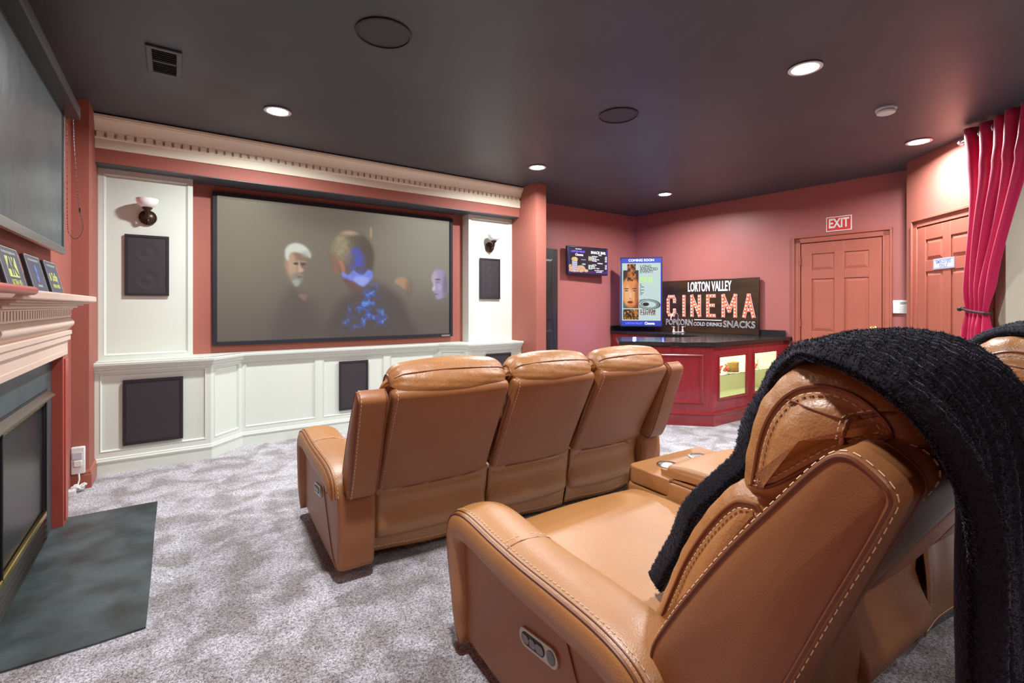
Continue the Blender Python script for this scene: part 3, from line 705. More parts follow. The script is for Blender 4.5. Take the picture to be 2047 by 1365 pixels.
# white adapter box on wall near the floor
wb = thing('wall_outlet_box', 'white plastic wall box with covers low on the wall beside the fireplace', 'outlet box', (-.555, 4.519, .112))
mb = MB(); mb.box(-.043, .033, -.034, 0, 0, .19); mb.build('box_body', 'plastic', wb, bevel=.008)
mb = MB(); mb.box(-.036, .018, -.040, -.034, .105, .155); mb.build('box_cover', mat('grey_plastic', (.50, .52, .54), .4), wb, bevel=.003)
mb = MB(); mb.box(-.026, .018, -.046, -.034, .055, .098); mb.build('box_plug', 'plastic', wb, bevel=.004)
mb = MB()
for k in range(6):
    a = k*1.05; q = [(-.575+.02*math.cos(a+i*.7)+.012*i*.3, 4.44+.02*math.sin(a+i*.9), .016+.018*abs(math.sin(i*.6+k))+.004*k) for i in range(14)]
    mb.tube(q, .0045, 6)
mb.tube([(-.555, 4.49, .115), (-.55, 4.47, .08), (-.56, 4.45, .03)], .005, 6); mb.box(-.60, -.56, 4.36, 4.43, .002, .034)
tag(mb.build('cable_bundle', 'plastic', smooth=True), 'tangled white cable and adapter on the carpet under the wall box', 'cable')

# ================================================================== CEILING FITTINGS
def can_light(x, y, label, lit=LAMP_W):
    t = thing('recessed_light', label, 'ceiling light', (x, y, CEIL), 0, 'recessed ceiling lights')
    mb = MB(); mb.lathe([(.070, -.001), (.078, -.001), (.092, -.004), (.094, -.009), (.090, -.011), (.074, -.010), (.070, -.006)], 32); mb.build('trim_ring', 'plastic', t, smooth=True)
    mb = MB(); mb.lathe([(.073, -.002), (.073, -.008), (.050, -.014), (.001, -.016)], 28); mb.build('lamp_lens', 'lampglow', t, smooth=True)
    ld = bpy.data.lights.new('lamp_light', 'AREA'); ld.shape = 'DISK'; ld.size = .13; ld.energy = lit; ld.color = (.97, .985, 1.0)
    try: ld.spread = math.radians(165)
    except Exception: pass
    lo = bpy.data.objects.new('lamp_light', ld); C.objects.link(lo); lo.parent = t; lo.location = (0, 0, -.022)
    return t
can_light(.625, 3.95, 'lit recessed light above the left half of the projection screen')
can_light(3.116, 3.985, 'lit recessed light just in front of the salmon column')
can_light(5.23, 3.99, 'small lit recessed light farthest back, above the snack bar')
can_light(3.16, 1.38, 'largest lit recessed light, over the middle of the room')
can_light(5.40, 1.42, 'lit recessed light nearest the curtain and smoke detector')
can_light(.62, 1.35, 'lit recessed light over the near recliner, behind the photo edge', LAMP_W*.8)
can_light(.62, -1.3, 'lit recessed light behind the camera on the fireplace side', LAMP_W*.25)
can_light(3.16, -1.3, 'lit recessed light behind the camera on the curtain side', LAMP_W*.12)
can_light(5.3, -.75, 'lit recessed light in the beige passage beyond the curtain', LAMP_W*.8)

def ceil_speaker(x, y, r, label):
    t = thing('ceiling_speaker', label, 'speaker', (x, y, CEIL), 0, 'round ceiling speakers')
    mb = MB(); mb.lathe([(r, 0), (r, -.008), (r-.006, -.012), (r-.012, -.012), (r-.014, -.007), (r-.014, 0)], 40); mb.build('speaker_rim', 'grille_frame', t, smooth=True)
    mb = MB(); mb.lathe([(r-.012, -.001), (r-.012, -.006), (.001, -.007)], 40); mb.build('speaker_grille', mat('ceiling_grille', (.035, .03, .033), .5, bump=[('v', 500, .3, .001)]), t, smooth=True)
ceil_speaker(.912, 2.50, .148, 'larger round dark ceiling speaker nearest the camera, at top centre')
ceil_speaker(2.777, 2.546, .150, 'round dark ceiling speaker in the middle of the ceiling, beyond the nearer one')
sd = thing('smoke_detector', 'round white smoke detector on the ceiling near the curtain', 'smoke detector', (4.31, 1.325, CEIL))
mb = MB(); mb.lathe([(.066, 0), (.066, -.012), (.060, -.014)], 32); mb.build('detector_base', 'plastic', sd, smooth=True)
mb = MB(); mb.lathe([(.052, -.014), (.052, -.020)], 32); mb.build('detector_vents', 'black', sd)
mb = MB(); mb.lathe([(.058, -.019), (.060, -.026), (.056, -.036), (.046, -.041), (.02, -.043), (.001, -.043)], 32); mb.build('detector_cap', 'plastic', sd, smooth=True)
vt = thing('ceiling_vent', 'small grey rectangular air vent with two dark openings in the ceiling', 'air vent', (-.055, 3.54, CEIL), 0)
mb = MB(); 
for bx in ((-.085, .085, -.19, -.16), (-.085, .085, .16, .19), (-.085, -.058, -.16, .16), (.058, .085, -.16, .16), (-.058, .058, -.008, .008)): mb.box(bx[0], bx[1], bx[2], bx[3], -.014, -.002)
mb.build('vent_frame', mat('dull_grey_metal', (.10, .10, .105), .45, metal=.3), vt, bevel=.003)
mb = MB()
for k in range(5): y = -.14+k*.028; mb.box(-.058, .058, y, y+.004, -.012, -.002); mb.box(-.058, .058, -y-.004, -y, -.012, -.002)
mb.build('vent_slats', 'black', vt)
mb = MB(); mb.box(-.058, .058, -.16, .16, -.003, -.0005); mb.build('vent_cavity', 'black', vt)

# ================================================================== SNACK BAR
bar = thing('snack_bar', 'cherry wood corner snack bar with panelled front and lit glass display', 'bar cabinet', (4.70, 2.97, 0))
BX = Matrix.Translation((-4.70, -2.97, 0))
cor = (4.70, 2.97); lt = (4.03, 3.64)
mb = MB(); mb.T = BX
# front-left diagonal body
mb.prism([lt, cor, (cor[0]+.03, cor[1]+.0), (5.05, 3.60), (4.50, 4.13)], .0, .84) if False else None
# diagonal panel wall (thin body around an open inner well)
d45 = Vector((-.7071, .7071)); nn45 = Vector((.7071, .7071))
def q45(a, b): p = Vector(cor)+d45*a+nn45*b; return (p.x, p.y)
mb.prism([q45(0, 0), q45(.945, 0), q45(.945, .02), q45(0, .02)], 0, .845)
mb.prism([q45(.925, .02), q45(.945, .02), q45(.945, .62), q45(.925, .62)], 0, .845)
mb.prism([q45(.945, .60), q45(.945, .62), q45(.35, .62), q45(.35, .60)], 0, .845)
mb.build('bar_front_panel', 'wood', bar)
mb = MB(); mb.T = BX @ frame(cor, math.radians(135)) @ Matrix.Rotation(PI, 4, 'Z')   # local x: -s, room at -y
def rect_mould(x0, x1, z0, z1, w, out, name, m='wood_trim', T=None):
    fm = MB(); fm.T = T
    o = [(x0, z0), (x1, z0), (x1, z1), (x0, z1)]
    rings = []
    for (i_, y_) in ((0, 0), (w*.15, -out*.8), (w*.35, -out), (w*.55, -out*.55), (w*.8, -out*.7), (w, -.002)):
        rings.append([(x0+i_, y_, z0+i_), (x1-i_, y_, z0+i_), (x1-i_, y_, z1-i_), (x0+i_, y_, z1-i_)])
    vs = [v for r in rings for v in r]; fs = []
    for r in range(len(rings)-1):
        for k in range(4): fs.append((r*4+k, r*4+(k+1) % 4, (r+1)*4+(k+1) % 4, (r+1)*4+k))
    fm.add(vs, fs); return fm.build(name, m, bar, smooth=True, angle=25)
TL = BX @ Matrix.Translation((cor[0], cor[1], 0)) @ Matrix.Rotation(math.radians(-45), 4, 'Z')  # local +x heads to (.707,-.707): the face spans x in [-.945,0]
rect_mould(-.86, -.09, .235, .77, .038, .018, 'panel_moulding', T=TL)
# base skirting and plinth moulding following the front
mb = MB(); mb.T = BX; fpth = [lt, cor, (6.34, 2.97)]
mb.sweep([(4.032, 3.638), (4.70, 2.97), (6.345, 2.97)], [(0, 0), (.012, 0), (.012, .115), (.022, .122), (.024, .132), (.014, .140), (.010, .150), (0, .152)])
mb.build('bar_plinth', 'wood_trim', bar)
# right face with two glass doors, hollow behind
mb = MB(); mb.T = BX
X0, X1 = 4.70, 6.345
holes = [(4.80, 5.365, .275, .745), (5.515, 6.07, .275, .75)]
mb.box(X0, X1, 2.97, 2.99, 0, .275); mb.box(X0, X1, 2.97, 2.99, .75, .845)
mb.box(X0, 4.80, 2.97, 2.99, .275, .75); mb.box(5.365, 5.515, 2.97, 2.99, .275, .75); mb.box(6.07, X1, 2.97, 2.99, .275, .75)
mb.build('bar_side_frame', 'wood', bar)
TR = BX @ Matrix.Translation((0, 2.97, 0))
for (a, b_, c_, d_) in holes: rect_mould(a-.012, b_+.012, c_-.012, d_+.012, .030, .016, 'display_door_frame', T=TR)
mb = MB(); mb.T = BX; a, b_ = 4.73, 6.30
mb.box(a, b_, 3.42, 3.44, .22, .80); mb.box(a, b_, 2.99, 3.42, .20, .22); mb.box(a, b_, 2.99, 3.42, .80, .82); mb.box(a-.02, a, 2.99, 3.42, .22, .80); mb.box(b_, b_+.02, 2.99, 3.42, .22, .80)
mb.build('display_interior', 'cab_in', bar)
for (a, b_, c_, d_) in holes:
    g = MB(); g.T = BX; g.box(a, b_, 2.978, 2.982, c_, d_); g.build('glass_pane', 'glass', bar)
g = MB(); g.T = BX; g.box(4.735, 6.295, 3.02, 3.40, .516, .522); tag(g.build('glass_shelf', mat('green_glass_shelf', (.75, .95, .85), .05, trans=.9, ior=1.45), bar), 'green-edged glass shelf')
for x in (5.08, 5.80):
    ld = bpy.data.lights.new('display_light', 'AREA'); ld.shape = 'RECTANGLE'; ld.size = .5; ld.size_y = .05; ld.energy = 15; ld.color = (1.0, 1.0, .78)
    lo = bpy.data.objects.new('display_light', ld); C.objects.link(lo); lo.parent = bar; lo.location = (x-4.70, 3.06-2.97, .79)
# worktop
top = [q45(.985, -.03), (4.69, 2.928), (6.355, 2.928), (6.305, 3.66), (6.185, 5.30), (5.60, 5.30), (5.60, 3.66), (5.06, 3.66), q45(.985, .73)]
mb = MB(); mb.prism(top, .853, .90)
ct = tag(mb.build('bar_worktop', 'granite', bevel=.004), 'black angular worktop lying on the snack bar and back counter', 'worktop')
mb = MB(); mb.sweep([(5.60, 5.30), (6.185, 5.30), (6.345, 3.0)], [(.0, .90), (.02, .90), (.02, .975), (.0, .975)], True)
mb.build('worktop_upstand', 'granite', ct)
bcab = thing('back_counter', 'wood counter base along the exit-door wall behind the snack bar', 'counter', (5.9, 4.4, 0))
mb = MB(); mb.box(5.62-5.9, 5.64-5.9, 3.70-4.4, 5.28-4.4, 0, .852); mb.box(5.64-5.9, 6.17-5.9, 5.26-4.4, 5.28-4.4, 0, .852); mb.box(5.64-5.9, 6.24-5.9, 3.70-4.4, 3.72-4.4, 0, .852); mb.build('counter_base', 'wood', bcab)
# snack jars on the shelf
def jar(x, y, r, h, fill, label, grp='jars of treats in the lit bar display'):
    t = thing('snack_jar' if fill else 'drinking_glass', label, 'jar' if fill else 'glass', (x, y, .5225), 0, grp)
    mb = MB(); mb.lathe([(r*.96, 0), (r, .004), (r, h*.92), (r*.92, h), (r*.88, h), (r*.95, h*.9), (r*.95, .006), (.001, .006)], 20); mb.build('jar_glass' if fill else 'glass_body', 'thin_glass', t, smooth=True)
    mb = MB()
    if fill == 'gold': mb.lathe([(r*.90, .008), (r*.90, h*.80), (r*.5, h*.86), (.001, h*.87)], 18); mb.build('jar_filling', 'candy_gold', t, smooth=True)
    elif fill == 'red':
        rr = random.Random(int(x*100))
        for k in range(16): mb.sphere((rr.uniform(-.6, .6)*r, rr.uniform(-.6, .6)*r, .02+rr.random()*h*.6), r*.26, 6)
        mb.build('jar_filling', 'candy_red', t, smooth=True)
    if fill:
        mb = MB(); mb.lathe([(r*1.0, h), (r*1.02, h+.012), (r*.3, h+.02), (.001, h+.02)], 18); mb.build('jar_lid', 'thin_glass', t, smooth=True)
    return t
jar(4.98, 3.06, .040, .14, 'red', 'leftmost jar of red treats in the bar display')
jar(5.10, 3.06, .046, .13, 'red', 'jar of red and white treats left of the golden snack jar')
jar(5.26, 3.08, .070, .15, 'gold', 'widest jar, filled with golden snacks, in the bar display')
jar(5.70, 3.06, .038, .13, 'red', 'jar of red treats at the left of the right-hand display door')
for k, x in enumerate((5.385, 5.47)): t = jar(x, 3.07, .032, .13, None, 'clear empty glass right of the golden snack jar', 'clear glasses behind the left display door')
for x in (5.80, 5.89, 5.98, 6.07, 6.16): jar(x, 3.08, .034, .14, None, 'clear glass in the row behind the right display door', 'row of clear glasses behind the right display door')
# faucet
fa = thing('bar_faucet', 'chrome two-handle faucet with tall arched spout on the back counter', 'faucet', (6.02, 4.36, .90), math.radians(0))
mb = MB(); mb.T = Matrix.Rotation(math.radians(-35), 4, 'Z')
mb.tube([(0, 0, 0), (0, 0, .20), (-.005, -.01, .24), (-.03, -.03, .275), (-.07, -.05, .285), (-.11, -.06, .265), (-.125, -.065, .22), (-.127, -.066, .19)], .009, 10); mb.build('faucet_spout', 'chrome', fa, smooth=True)
mb = MB(); mb.T = Matrix.Rotation(math.radians(-35), 4, 'Z'); mb.box(-.09, .09, -.03, .03, 0, .012); mb.build('faucet_base', 'chrome', fa, bevel=.005)
for s_ in (-1, 1):
    mb = MB(); mb.T = Matrix.Rotation(math.radians(-35), 4, 'Z'); mb.lathe([(.022, .01), (.018, .03), (.012, .06), (.020, .075), (.016, .085), (.001, .088)], 16, 'z', s_*.065, 0, 0); mb.tube([(s_*.065, 0, .08), (s_*.10, -.02, .088)], .006, 6); mb.build('faucet_handle', 'chrome', fa, smooth=True)

# ---- cinema marquee sign leaning on the exit wall (local frame: x along wall, y into wall)
sg = thing('cinema_sign', 'long dark sign reading Lorton Valley CINEMA with marquee bulb letters', 'sign', (0, 0, 0))
sp0 = Vector((BW0[0], BW0[1])); dW = Vector((math.cos(BWA), math.sin(BWA))); inW = Vector((-dW.y, dW.x))
p = sp0+dW*.53-inW*.050
sg.location = (p.x, p.y, .9005); sg.rotation_euler = (0, 0, BWA)
SW_, SH_ = 1.475, .765
mb = MB(); mb.box(0, SW_, -.018, .018, 0, SH_); mb.build('sign_board', 'sign_black', sg, bevel=.003)
fit(text('LORTON VALLEY', .150, 'white_letter', sg, (.787, -.020, .665), .003, bold=.002), .65, .142)
strokes = {'C': [[(1, .72), (1, .84), (.82, 1), (.18, 1), (0, .84), (0, .16), (.18, 0), (.82, 0), (1, .16), (1, .28)]], 'I': [[(.5, 0), (.5, 1)]],
           'N': [[(0, 0), (0, 1)], [(0, 1), (1, 0)], [(1, 0), (1, 1)]], 'E': [[(1, 1), (0, 1), (0, 0), (1, 0)], [(0, .52), (.85, .52)]],
           'M': [[(0, 0), (0, 1)], [(0, 1), (.5, .25), (1, 1)], [(1, 1), (1, 0)]], 'A': [[(0, 0), (.5, 1), (1, 0)], [(.22, .30), (.78, .30)]]}
bulb_me = None; nb = 0
for ch, xa, xb in (('C', .106, .262), ('I', .366, .424), ('N', .500, .666), ('E', .746, .888), ('M', .972, 1.188), ('A', 1.261, 1.430)):
    zb, zh = .248, .278; xa += .024; xb -= .024; wq = max(xb-xa, .001)
    def P3(q): return (xa+q[0]*wq, zb+q[1]*zh)
    for (hw, yy, m_, nm_, th) in ((.0240, -.022, 'outline_letter', 'marquee_outline', .004), (.0190, -.026, 'red_letter', 'marquee_letter', .004)):
        mb = MB()
        for st in strokes[ch]:
            pts = [P3(q) for q in st]
            for (a, b_) in zip(pts, pts[1:]):
                dx, dz = b_[0]-a[0], b_[1]-a[1]; L_ = math.hypot(dx, dz); dx /= L_; dz /= L_; e = hw*.9
                q = [(a[0]-dx*e-dz*hw, a[1]-dz*e+dx*hw), (b_[0]+dx*e-dz*hw, b_[1]+dz*e+dx*hw), (b_[0]+dx*e+dz*hw, b_[1]+dz*e-dx*hw), (a[0]-dx*e+dz*hw, a[1]-dz*e-dx*hw)]
                mb.add([(x, yy, z) for x, z in q]+[(x, yy+th, z) for x, z in q], [(0, 1, 2, 3), (4, 7, 6, 5), (0, 4, 5, 1), (1, 5, 6, 2), (2, 6, 7, 3), (3, 7, 4, 0)])
        mb.build(nm_, m_, sg)
    done = []
    for st in strokes[ch]:
        pts = [P3(q) for q in st]
        for (a, b_) in zip(pts, pts[1:]):
            L_ = math.hypot(b_[0]-a[0], b_[1]-a[1]); k = max(1, round(L_/.045))
            for i in range(k+1):
                c_ = (a[0]+(b_[0]-a[0])*i/k, a[1]+(b_[1]-a[1])*i/k)
                if all(math.hypot(c_[0]-d_[0], c_[1]-d_[1]) > .033 for d_ in done): done.append(c_)
    for c_ in done:
        if nb >= 98: break
        if bulb_me is None:
            mb = MB(); mb.sphere((0, 0, 0), .0092, 8); bo = mb.build('marquee_bulb', 'bulb', sg, smooth=True); bulb_me = bo
        else: bo = bulb_me.copy(); C.objects.link(bo); bo.parent = sg
        bo.location = (c_[0], -.033, c_[1]); nb += 1
fit(text('POPCORN', .118, 'outline_letter', sg, (.314, -.020, .143), 0, outline=.0022), .44, .092)
fit(text('COLD DRINKS', .070, 'outline_letter', sg, (.764, -.020, .125), 0, outline=.0018), .43, .052)
fit(text('SNACKS', .140, 'outline_letter', sg, (1.213, -.020, .136), 0, outline=.0024), .434, .092)
mb = MB(); mb.box(.56, .972, -.022, -.018, .182, .190); mb.build('sign_rule', 'white_letter', sg)

# ---- poster lightbox across the corner
pd = Vector((.7071, -.7071)); pw, ph_ = .615, 1.045
po = thing('poster_lightbox', 'tall blue-lit framed film poster headed COMING SOON, standing in the corner', 'poster', (5.535, 5.035, .9765), math.radians(-45))
mb = MB(); mb.box(0, pw, 0, .045, 0, ph_); mb.build('lightbox_body', 'frame_black', po, bevel=.004)
mb = MB(); f = .012
for bx in ((0, pw, ph_-.085, ph_-.010), (0, pw, .010, .085), (.006, .022, .085, ph_-.085), (pw-.022, pw-.006, .085, ph_-.085)): mb.box(bx[0], bx[1], -.003, 0, bx[2], bx[3])
mb.build('blue_border', 'blue_led', po)
mb = MB(); 
for bx in ((0, f, 0, ph_), (pw-f, pw, 0, ph_), (f, pw-f, 0, f), (f, pw-f, ph_-f, ph_)): mb.box(bx[0], bx[1], -.008, 0, bx[2], bx[3])
mb.build('poster_frame', 'frame_black', po)
def poster(s, t):
    c = np.zeros(s.shape+(3,))+lin(196, 218, 214)
    def rect(a, b, c0, d, col):
        m_ = ((s > a) & (s < b) & (t > c0) & (t < d)); c[m_] = col
    def bl(cx, cy, rx, ry, col, k=1, soft=.3, rot=0):
        m_ = blob(s*.55, t, cx*.55, cy, rx*.55, ry, soft, rot)*k; face = (s > .03) & (s < .435) & (t > .17) & (t < .875)
        m_ = m_*face; c[:] = c+(col-c)*np.clip(m_, 0, 1)[..., None]
    rect(.03, .435, .215, .875, lin(120, 50, 20))
    nn = vn(s*.55, t, 30, 21)
    bl(.24, .80, .26, .12, lin(52, 20, 12))
    rect(.03, .10, .215, .36, lin(30, 110, 115))
    bl(.225, .50, .225, .27, lin(226, 140, 74), 1, .12)
    bl(.15, .46, .08, .16, lin(240, 186, 130), .8, .6); bl(.30, .44, .05, .10, lin(240, 180, 120), .7, .6)
    bl(.39, .45, .06, .22, lin(150, 60, 26), .7, .6)
    bl(.225, .435, .025, .08, lin(248, 205, 160), .6, .6)
    for ex in (.115, .325):
        bl(ex, .555, .062, .012, lin(50, 20, 14), .9, .3); bl(ex, .528, .05, .018, lin(230, 170, 120), .5, .4); bl(ex, .520, .045, .010, lin(30, 16, 14), .95, .3)
    bl(.215, .385, .022, .010, lin(150, 70, 34), .8, .4)
    bl(.215, .320, .075, .022, lin(150, 22, 20), 1, .2); bl(.215, .322, .06, .004, lin(70, 8, 10), .9, .3)
    bl(.22, .26, .10, .02, lin(190, 104, 50), .6, .5)
    m_ = ((s > .14) & (s < .36) & (t > .69) & (t < .985)); g = lin(40, 14, 8)+(lin(214, 120, 30)-lin(40, 14, 8))*np.clip(nn*1.8-.55, 0, 1)[..., None]; c[m_] = g[m_]
    m_ = ((s > .03) & (s < .435) & (t > .02) & (t < .20)); n3 = vn(s*.55, t, 44, 33); g = lin(24, 12, 10)+(lin(220, 140, 40)-lin(24, 12, 10))*np.clip(n3*1.9-.8, 0, 1)[..., None]; c[m_] = g[m_]
    # swirl of ellipses
    for k, (rx, ry) in enumerate(((.30, .085), (.25, .070), (.20, .055))):
        d = np.sqrt(((s-.68-.01*k)/rx)**2+((t-.285-.3*(s-.68)*-.12)/ry)**2); m_ = (np.abs(d-1) < .055) & (s > .445); c[m_] = lin(20, 22, 24)
    d = np.sqrt(((s-.62)/.085)**2+((t-.285)/.032)**2); c[d < 1] = lin(12, 12, 14)
    return c
pz0, pz1 = .088, ph_-.088
picture('poster_print', pw-.05, pz1-pz0, 150, 240, poster, .66, po, (.025, -.004, pz0))
def ptx(b_, size, x, z, m='black_ink', sx=1.0, bold=.0012, al='LEFT'): return text(b_, size, m, po, (x, -.0055, z), .0004, al, sx, name='poster_lettering', bold=bold)
text('COMING SOON', .052, 'white_letter', po, (pw*.5, -.006, ph_-.048), .001, sx=1.0, name='poster_lettering')
ptx('LONG', .058, .290, .905); ptx('AWAITED', .058, .290, .865); ptx('EVENT!', .058, .290, .825)
M['lime_ink'] = mat('lime_ink', (.22, .45, .03), .5, emit=((.20, .48, .02), .3))
ptx('BETTE', .052, .290, .722, 'lime_ink', 1.3, .0008); ptx('DAVIS', .052, .290, .678, 'lime_ink', 1.3, .0008)
for k, wd in enumerate(('in', 'the', 'motion', 'a', 'picture', 'of', 'power', 'and')): ptx(wd, .020, .292, .640-k*.022)
M['brown_ink'] = mat('brown_ink', (.10, .02, .012), .5)
ptx('STORM', .060, .290, .232, 'brown_ink', 1.15, .0015); ptx('CENTER', .060, .290, .192, 'brown_ink', 1.02, .0015)
text('LORTON VALLEY', .036, mat('deep_blue_glow', (.1, .1, .8), .5, emit=((.16, .18, 1.0), 1.0)), po, (.20, -.006, .047), .001, sx=.9, name='poster_lettering'); text('Cinema', .052, 'white_letter', po, (.43, -.006, .047), .001, sx=.9, name='poster_lettering', bold=.001)
# blue LED glow from the box's back and sides
for (lx_, rr) in ((-.012, 1), (pw+.012, -1)):
    ld = bpy.data.lights.new('blue_led_strip', 'AREA'); ld.shape = 'RECTANGLE'; ld.size = .03; ld.size_y = ph_*.9; ld.energy = 3.2; ld.color = (.16, .20, 1.0)
    lo = bpy.data.objects.new('blue_led_strip', ld); C.objects.link(lo); lo.parent = po; lo.location = (lx_, .03, ph_/2); lo.rotation_euler = (PI/2, 0, PI+rr*PI/4) if False else (PI/2, 0, math.radians(90)*rr+PI)
ld = bpy.data.lights.new('blue_led_strip', 'AREA'); ld.shape = 'RECTANGLE'; ld.size = .5; ld.size_y = .04; ld.energy = 2.5; ld.color = (.12, .22, 1.0)
lo = bpy.data.objects.new('blue_led_strip', ld); C.objects.link(lo); lo.parent = bcab; lo.location = (-.55+.24, .35, .80); lo.rotation_euler = (0, math.radians(70), 0)

# ---- menu television
tv = thing('menu_television', 'small wall television showing a SNACK BAR menu on the back wall', 'television', (4.615, 5.20, 1.745), math.radians(-3))
tw, th_ = .785, .415
mb = MB(); mb.box(0, tw, 0, .05, 0, th_); mb.build('television_body', mat('blue_black_plastic', (.012, .016, .04), .3), tv, bevel=.012, seg=3)
mb = MB(); mb.box(.05, .55, .05, .105, .06, .36); mb.build('wall_bracket', 'black', tv)
def menu(s, t):
    c = np.zeros(s.shape+(3,))+lin(38, 10, 34)
    c[t < .08] = lin(80, 20, 110); e = (s < .02) | (s > .985); c[e] = lin(70, 50, 190)
    nn = vn(s, t, 60, 77)
    def el(cx, cy, rx, ry, a, b):
        m_ = ((s-cx)/rx)**2+((t-cy)/ry)**2 < 1; g = a+(b-a)*np.clip(nn*1.6-.3, 0, 1)[..., None]; c[m_] = g[m_]
    for (cx, cy, rx, ry) in ((.04, .14, .06, .14), (.30, .12, .12, .14), (.16, .06, .2, .08), (.44, .05, .06, .06)): el(cx, cy+.05, rx, ry, lin(226, 110, 60), lin(250, 236, 190))
    m_ = (np.abs(s-.145) < .06+.02*(t-.1)) & (t > .08) & (t < .50); st = ((t*26+s*6) % 2 < 1)[..., None]*lin(170, 150, 210)+((t*26+s*6) % 2 >= 1)[..., None]*lin(240, 232, 240); c[m_] = st[m_]
    el(.145, .54, .08, .09, lin(226, 170, 90), lin(250, 240, 190))
    el(.37, .54, .065, .022, lin(120, 120, 140), lin(230, 230, 240)); el(.38, .36, .05, .035, lin(120, 190, 220), lin(200, 240, 250)); el(.37, .57, .045, .022, lin(38, 10, 34), lin(38, 10, 34))
    for z in (.60, .25):
        m_ = (s > .50) & (s < .60) & (t > z-.09) & (t < z+.09); c[m_] = lin(196, 214, 176) if z > .4 else lin(214, 236, 220)
    m_ = (s > .51) & (s < .59) & (t > .50) & (t < .54); c[m_] = lin(220, 120, 90)
    m_ = (s > .545) & (s < .565) & (t > .19) & (t < .30); c[m_] = lin(40, 120, 70)
    return c
picture('menu_screen', tw-.05, th_-.05, 150, 90, menu, .6, tv, (.025, -.002, .025))
def mtx(b_, size, x, z, m='white_letter', al='LEFT', sx=1, bold=.0003): text(b_, size, m, tv, (x, -.0045, z), .0005, al, sx, name='menu_lettering', bold=bold)
mtx('SNACK BAR', .054, .585, .335, al='CENTER', bold=.0015); mtx('WELCOME TO', .018, .20, .372, al='CENTER')
mtx('LORTON VALLEY', .040, .195, .335, mat('violet_glow', (.1, .05, .6), .5, emit=((.22, .12, .9), 1.0)), 'CENTER', .85); mtx('Cinema', .048, .215, .290, al='CENTER', bold=.001)
mtx('FOOD', .020, .62, .300, al='CENTER')
for k, (a, b_) in enumerate((('Soft Pretzel', '1.50'), ('Popcorn', '2.00'), ('Chocolate Bars', '1.50'), ('Hot Dogs', '3.00'))):
    mtx(a, .022, .465, .278-k*.022); mtx(b_, .022, .755, .278-k*.022, al='RIGHT')
mtx('BEVERAGES', .020, .62, .178, al='CENTER')
for k, (a, b_) in enumerate((('Soda Pop', '1.00'), ('Water', '1.00'), ('Coffee - Cocoa', '2.00'))):
    mtx(a, .022, .465, .152-k*.024); mtx(b_, .022, .755, .152-k*.024, al='RIGHT')
mtx('Free refills on popcorn', .019, .60, .072, al='CENTER'); mtx('and soft drinks', .019, .60, .050, al='CENTER')

# ---- exit sign, staff sign, keypad
def on_wall(name, label, cat, org, ang, s_, z):
    d = Vector((math.cos(ang), math.sin(ang))); return thing(name, label, cat, (org[0]+d.x*s_, org[1]+d.y*s_, z), ang)
ex = on_wall('exit_sign', 'red and white EXIT sign on the wall above the door', 'sign', BW0, BWA, 2.762, 2.172)
mb = MB(); mb.box(0, .26, -.010, -.001, 0, .172); mb.build('sign_plate', 'exit_white', ex)
mb = MB(); mb.box(.010, .25, -.0115, -.010, .010, .162); mb.build('sign_field', 'exit_red', ex)
text('EXIT', .150, 'exit_white', ex, (.13, -.012, .088), .001, sx=.68, bold=.004)
es = on_wall('staff_sign', 'small pale blue EMPLOYEES ONLY sign on the right-hand door', 'sign', AW0, AWA, .445, 1.628)
mb = MB(); mb.box(0, .265, -.030, -.0245, 0, .095); mb.build('sign_plate', 'lavender', es)
mb = MB(); q = .003
for bx in ((.006, .259, .008, .008+q), (.006, .259, .084, .084+q), (.006, .009, .008, .087), (.256, .259, .008, .087)): mb.box(bx[0], bx[1], -.0308, -.030, bx[2], bx[3])
mb.build('sign_border', 'lavender_ink', es)
text('EMPLOYEES', .040, 'lavender_ink', es, (.1325, -.0305, .064), .0005, sx=.95, bold=.0004); text('ONLY', .040, 'lavender_ink', es, (.1325, -.0305, .030), .0005, bold=.0004)
kp = on_wall('alarm_keypad', 'white alarm keypad on the wall between the two doors', 'keypad', BW0, BWA, 3.405, 1.205)
mb = MB(); mb.box(0, .17, -.028, -.001, 0, .145); mb.build('keypad_body', 'plastic', kp, bevel=.006)
mb = MB(); mb.box(.065, .155, -.0295, -.028, .100, .125); mb.build('keypad_display', mat('lcd_grey', (.28, .33, .26), .3), kp)
for i in range(3):
    for j in range(4):
        mb = MB(); mb.box(.062+j*.024, .080+j*.024, -.031, -.028, .018+i*.024, .034+i*.024); mb.build('keypad_button', mat('button_grey', (.6, .62, .6), .4), kp)

# ---- curtain and rod
cr = thing('curtain_rod', 'dark curtain rod with round finial at the upper right', 'curtain rod', (*AW0, 0), AWA)
mb = MB(); mb.tube([(.945, -.12, 2.655), (2.3, -.12, 2.655)], .012, 12); mb.build('rod_bar', 'casing', cr, smooth=True)
mb = MB(); mb.sphere((.93, -.12, 2.655), .022, 10); mb.build('rod_finial', 'chrome', cr, smooth=True)
mb = MB(); mb.tube([(.975, -.12, 2.655), (.975, 0, 2.655)], .008, 8); mb.build('rod_bracket', 'casing', cr)
cu = thing('curtain', 'crimson curtain panel gathered with a black tie-back at the right', 'curtain', (*AW0, 0), AWA)
zs = np.concatenate([np.linspace(2.725, 2.5, 5), np.linspace(2.4, 1.36, 20), np.linspace(1.32, 1.12, 10), np.linspace(1.08, .015, 14)])
Lk = [(2.725, 1.00), (2.5, 1.03), (2.2, 1.045), (1.7, 1.01), (1.25, .985), (.8, .985), (0, .99)]
Rk = [(2.725, 1.66), (2.5, 1.62), (2.2, 1.52), (1.9, 1.41), (1.6, 1.30), (1.45, 1.26), (1.3, 1.215), (1.24, 1.20), (1.15, 1.205), (.8, 1.23), (0, 1.26)]
